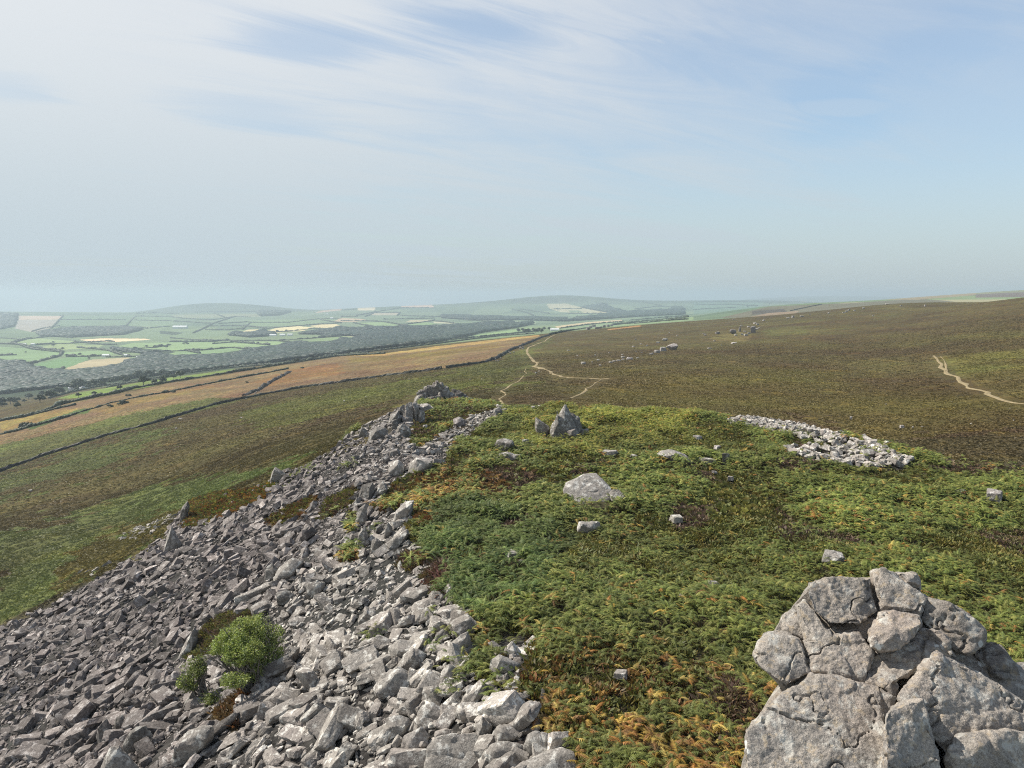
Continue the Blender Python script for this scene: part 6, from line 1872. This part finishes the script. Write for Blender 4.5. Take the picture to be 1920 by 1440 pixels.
def wmap(f, a, b, c=0.0, d=1.0, smooth_=True):
    nd = wn("ShaderNodeMapRange", interpolation_type="SMOOTHSTEP" if smooth_ else "LINEAR")
    for k, q_ in zip(("From Min", "From Max", "To Min", "To Max"), (a, b, c, d)): nd.inputs[k].default_value = q_
    wl(f, nd.inputs["Value"])
    return nd.outputs[0]


sky = wn("ShaderNodeTexSky", sky_type="NISHITA")
sky.sun_disc = False
sky.sun_elevation = SUN_EL
sky.sun_rotation = SUN_AZ
sky.altitude = 300
sky.air_density = 1.0; sky.dust_density = 2.0; sky.ozone_density = 1.5
tc = wn("ShaderNodeTexCoord")
sep = wn("ShaderNodeSeparateXYZ"); wl(tc.outputs["Generated"], sep.inputs[0])
sx, sy, sz = sep.outputs
zc = wmath("ADD", wmath("MAXIMUM", sz, 0.0), 0.10)
cx_, cy_ = wmath("DIVIDE", sx, zc), wmath("DIVIDE", sy, zc)
comb = wn("ShaderNodeCombineXYZ"); wl(cx_, comb.inputs[0]); wl(cy_, comb.inputs[1])


def cloud(scale, stretch, rot, detail, rough, dist, loc=(0, 0, 0)):
    """noise drawn out by STRETCH along the wind, which blows at angle ROT across the sky"""
    mp = wn("ShaderNodeMapping", vector_type="TEXTURE"); mp.inputs["Scale"].default_value = (stretch[0], stretch[1], 1)
    mp.inputs["Rotation"].default_value = (0, 0, rot); mp.inputs["Location"].default_value = loc
    wl(comb.outputs[0], mp.inputs[0])
    nz = wn("ShaderNodeTexNoise"); nz.inputs["Scale"].default_value = scale; nz.inputs["Detail"].default_value = detail
    nz.inputs["Roughness"].default_value = rough; nz.inputs["Distortion"].default_value = dist
    wl(mp.outputs[0], nz.inputs["Vector"])
    return nz.outputs["Fac"]


veil = cloud(0.75, (2.4, 1.0), R(33), 5, 0.55, 0.8, CLOUD_LOC)
wisp = cloud(1.9, (3.2, 0.8), R(30), 8, 0.66, 1.1, (2.3, 0.7, 0))
# the veil is thicker towards the sun side and thins to the right
lean = wmath("ADD", wmath("MULTIPLY", sx, -0.55), 0.0)
vf_ = wmap(wmath("ADD", wmath("ADD", wmath("MULTIPLY", veil, 1.0), wmath("MULTIPLY", wisp, 0.85)), lean), 0.54, 1.14, 0.40, 0.98)
low = wmap(sz, 0.0, 0.30, 0.75, 0.0)                   # thin high cloud seen edge-on near the horizon
cov = wmath("MAXIMUM", vf_, low)


def sky_plane(u, v):
    bb = (v - 720) / F
    d = np.array([(u - 960) / F, CP - bb * SP, -SP - bb * CP]); d /= np.linalg.norm(d)
    return d[0] / (d[2] + 0.10), d[1] / (d[2] + 0.10)


def streak(u0, v0, u1, v1, width, soft=1.0):
    """1 along a streak of sky between two points, 0 away from it, with a ragged edge"""
    xa, ya = sky_plane(u0, v0); xb, yb = sky_plane(u1, v1)
    L_ = math.hypot(xb - xa, yb - ya) / 2
    ang = math.atan2(yb - ya, xb - xa)
    mp = wn("ShaderNodeMapping", vector_type="TEXTURE")
    mp.inputs["Location"].default_value = ((xa + xb) / 2, (ya + yb) / 2, 0)
    mp.inputs["Rotation"].default_value = (0, 0, ang)
    mp.inputs["Scale"].default_value = (L_, width, 1)
    wl(comb.outputs[0], mp.inputs[0])
    ln = wn("ShaderNodeVectorMath", operation="LENGTH"); wl(mp.outputs[0], ln.inputs[0])
    f = wmath("ADD", ln.outputs["Value"], wmath("MULTIPLY", wmath("SUBTRACT", wisp, 0.5), 3.2))
    return wmap(f, 0.2, 1.35 * soft, 1, 0)


for (a_, k_) in ((streak(430, 75, 720, 95, 0.16), 0.50), (streak(680, 15, 1100, 95, 0.20), 0.62), (streak(1130, 60, 1450, 120, 0.25), 0.25), (streak(1480, 175, 1640, 165, 0.22), 0.40), (streak(1440, 255, 1680, 235, 0.28), 0.45), (streak(300, 205, 640, 225, 0.30), 0.32), (streak(-100, 155, 120, 185, 0.2), 0.30), (streak(1650, 95, 1960, 60, 0.3), 0.30)):
    cov = wmath("MULTIPLY", cov, wmath("SUBTRACT", 1.0, wmath("MULTIPLY", a_, k_)))
for (a_, k_) in ((streak(700, -10, 1000, 25, 0.05), 0.75), (streak(930, 15, 1270, 85, 0.06), 0.75), (streak(640, 80, 900, 150, 0.12), 0.5), (streak(60, 20, 560, 60, 0.14), 0.5), (streak(1460, 205, 1680, 205, 0.1), 0.4), (streak(1440, 290, 1640, 265, 0.12), 0.35)):
    cov = wmath("MAXIMUM", cov, wmath("MULTIPLY", a_, k_))
cov = wmath("MULTIPLY", cov, wmap(sz, 0.40, 0.65, 1.0, 0.30))
mix1 = wn("ShaderNodeMix", data_type="RGBA")
wl(cov, mix1.inputs["Factor"])
skys = wn("ShaderNodeVectorMath", operation="MULTIPLY"); wl(sky.outputs[0], skys.inputs[0]); skys.inputs[1].default_value = SKY_TINT
sks = wn("ShaderNodeVectorMath", operation="SCALE"); wl(skys.outputs[0], sks.inputs[0]); wl(wmap(sx, -0.6, 0.55, 0.55, 1.0, False), sks.inputs["Scale"])
wl(sks.outputs[0], mix1.inputs[6])
cc = wn("ShaderNodeMix", data_type="RGBA")             # cloud light: whiter to the sun side, greyer away and low down
wl(wmap(sx, -0.6, 0.7, 0, 1, False), cc.inputs["Factor"])
cc.inputs[6].default_value = (*CLOUD_A, 1)
cc.inputs[7].default_value = (*CLOUD_B, 1)
c2 = wn("ShaderNodeMix", data_type="RGBA")
wl(wmap(sz, 0.0, 0.34, 1, 0), c2.inputs["Factor"])
wl(cc.outputs[2], c2.inputs[6]); c2.inputs[7].default_value = (*CLOUD_LOW, 1)
wl(c2.outputs[2], mix1.inputs[7])
bg = wn("ShaderNodeBackground"); bg.inputs["Strength"].default_value = SKY_STRENGTH
wl(mix1.outputs[2], bg.inputs[0])
wo = wn("ShaderNodeOutputWorld"); wl(bg.outputs[0], wo.inputs[0])
w.cycles.sampling_method = "AUTOMATIC"

scene.view_settings.view_transform = "Standard"
scene.view_settings.look = "None"
scene.view_settings.exposure = EXPOSURE
scene.view_settings.gamma = 1
scene.render.engine = "CYCLES"
cy = scene.cycles
cy.max_bounces = 5
cy.diffuse_bounces = 2
cy.glossy_bounces = 2
cy.transmission_bounces = 3
cy.volume_bounces = 1
cy.transparent_max_bounces = 4
cy.use_adaptive_sampling = False
cy.filter_width = 1.1
cy.use_denoising = DENOISE
cy.denoiser = "OPENIMAGEDENOISE"
cy.denoising_input_passes = "RGB_ALBEDO_NORMAL"
cy.denoising_prefilter = "ACCURATE"
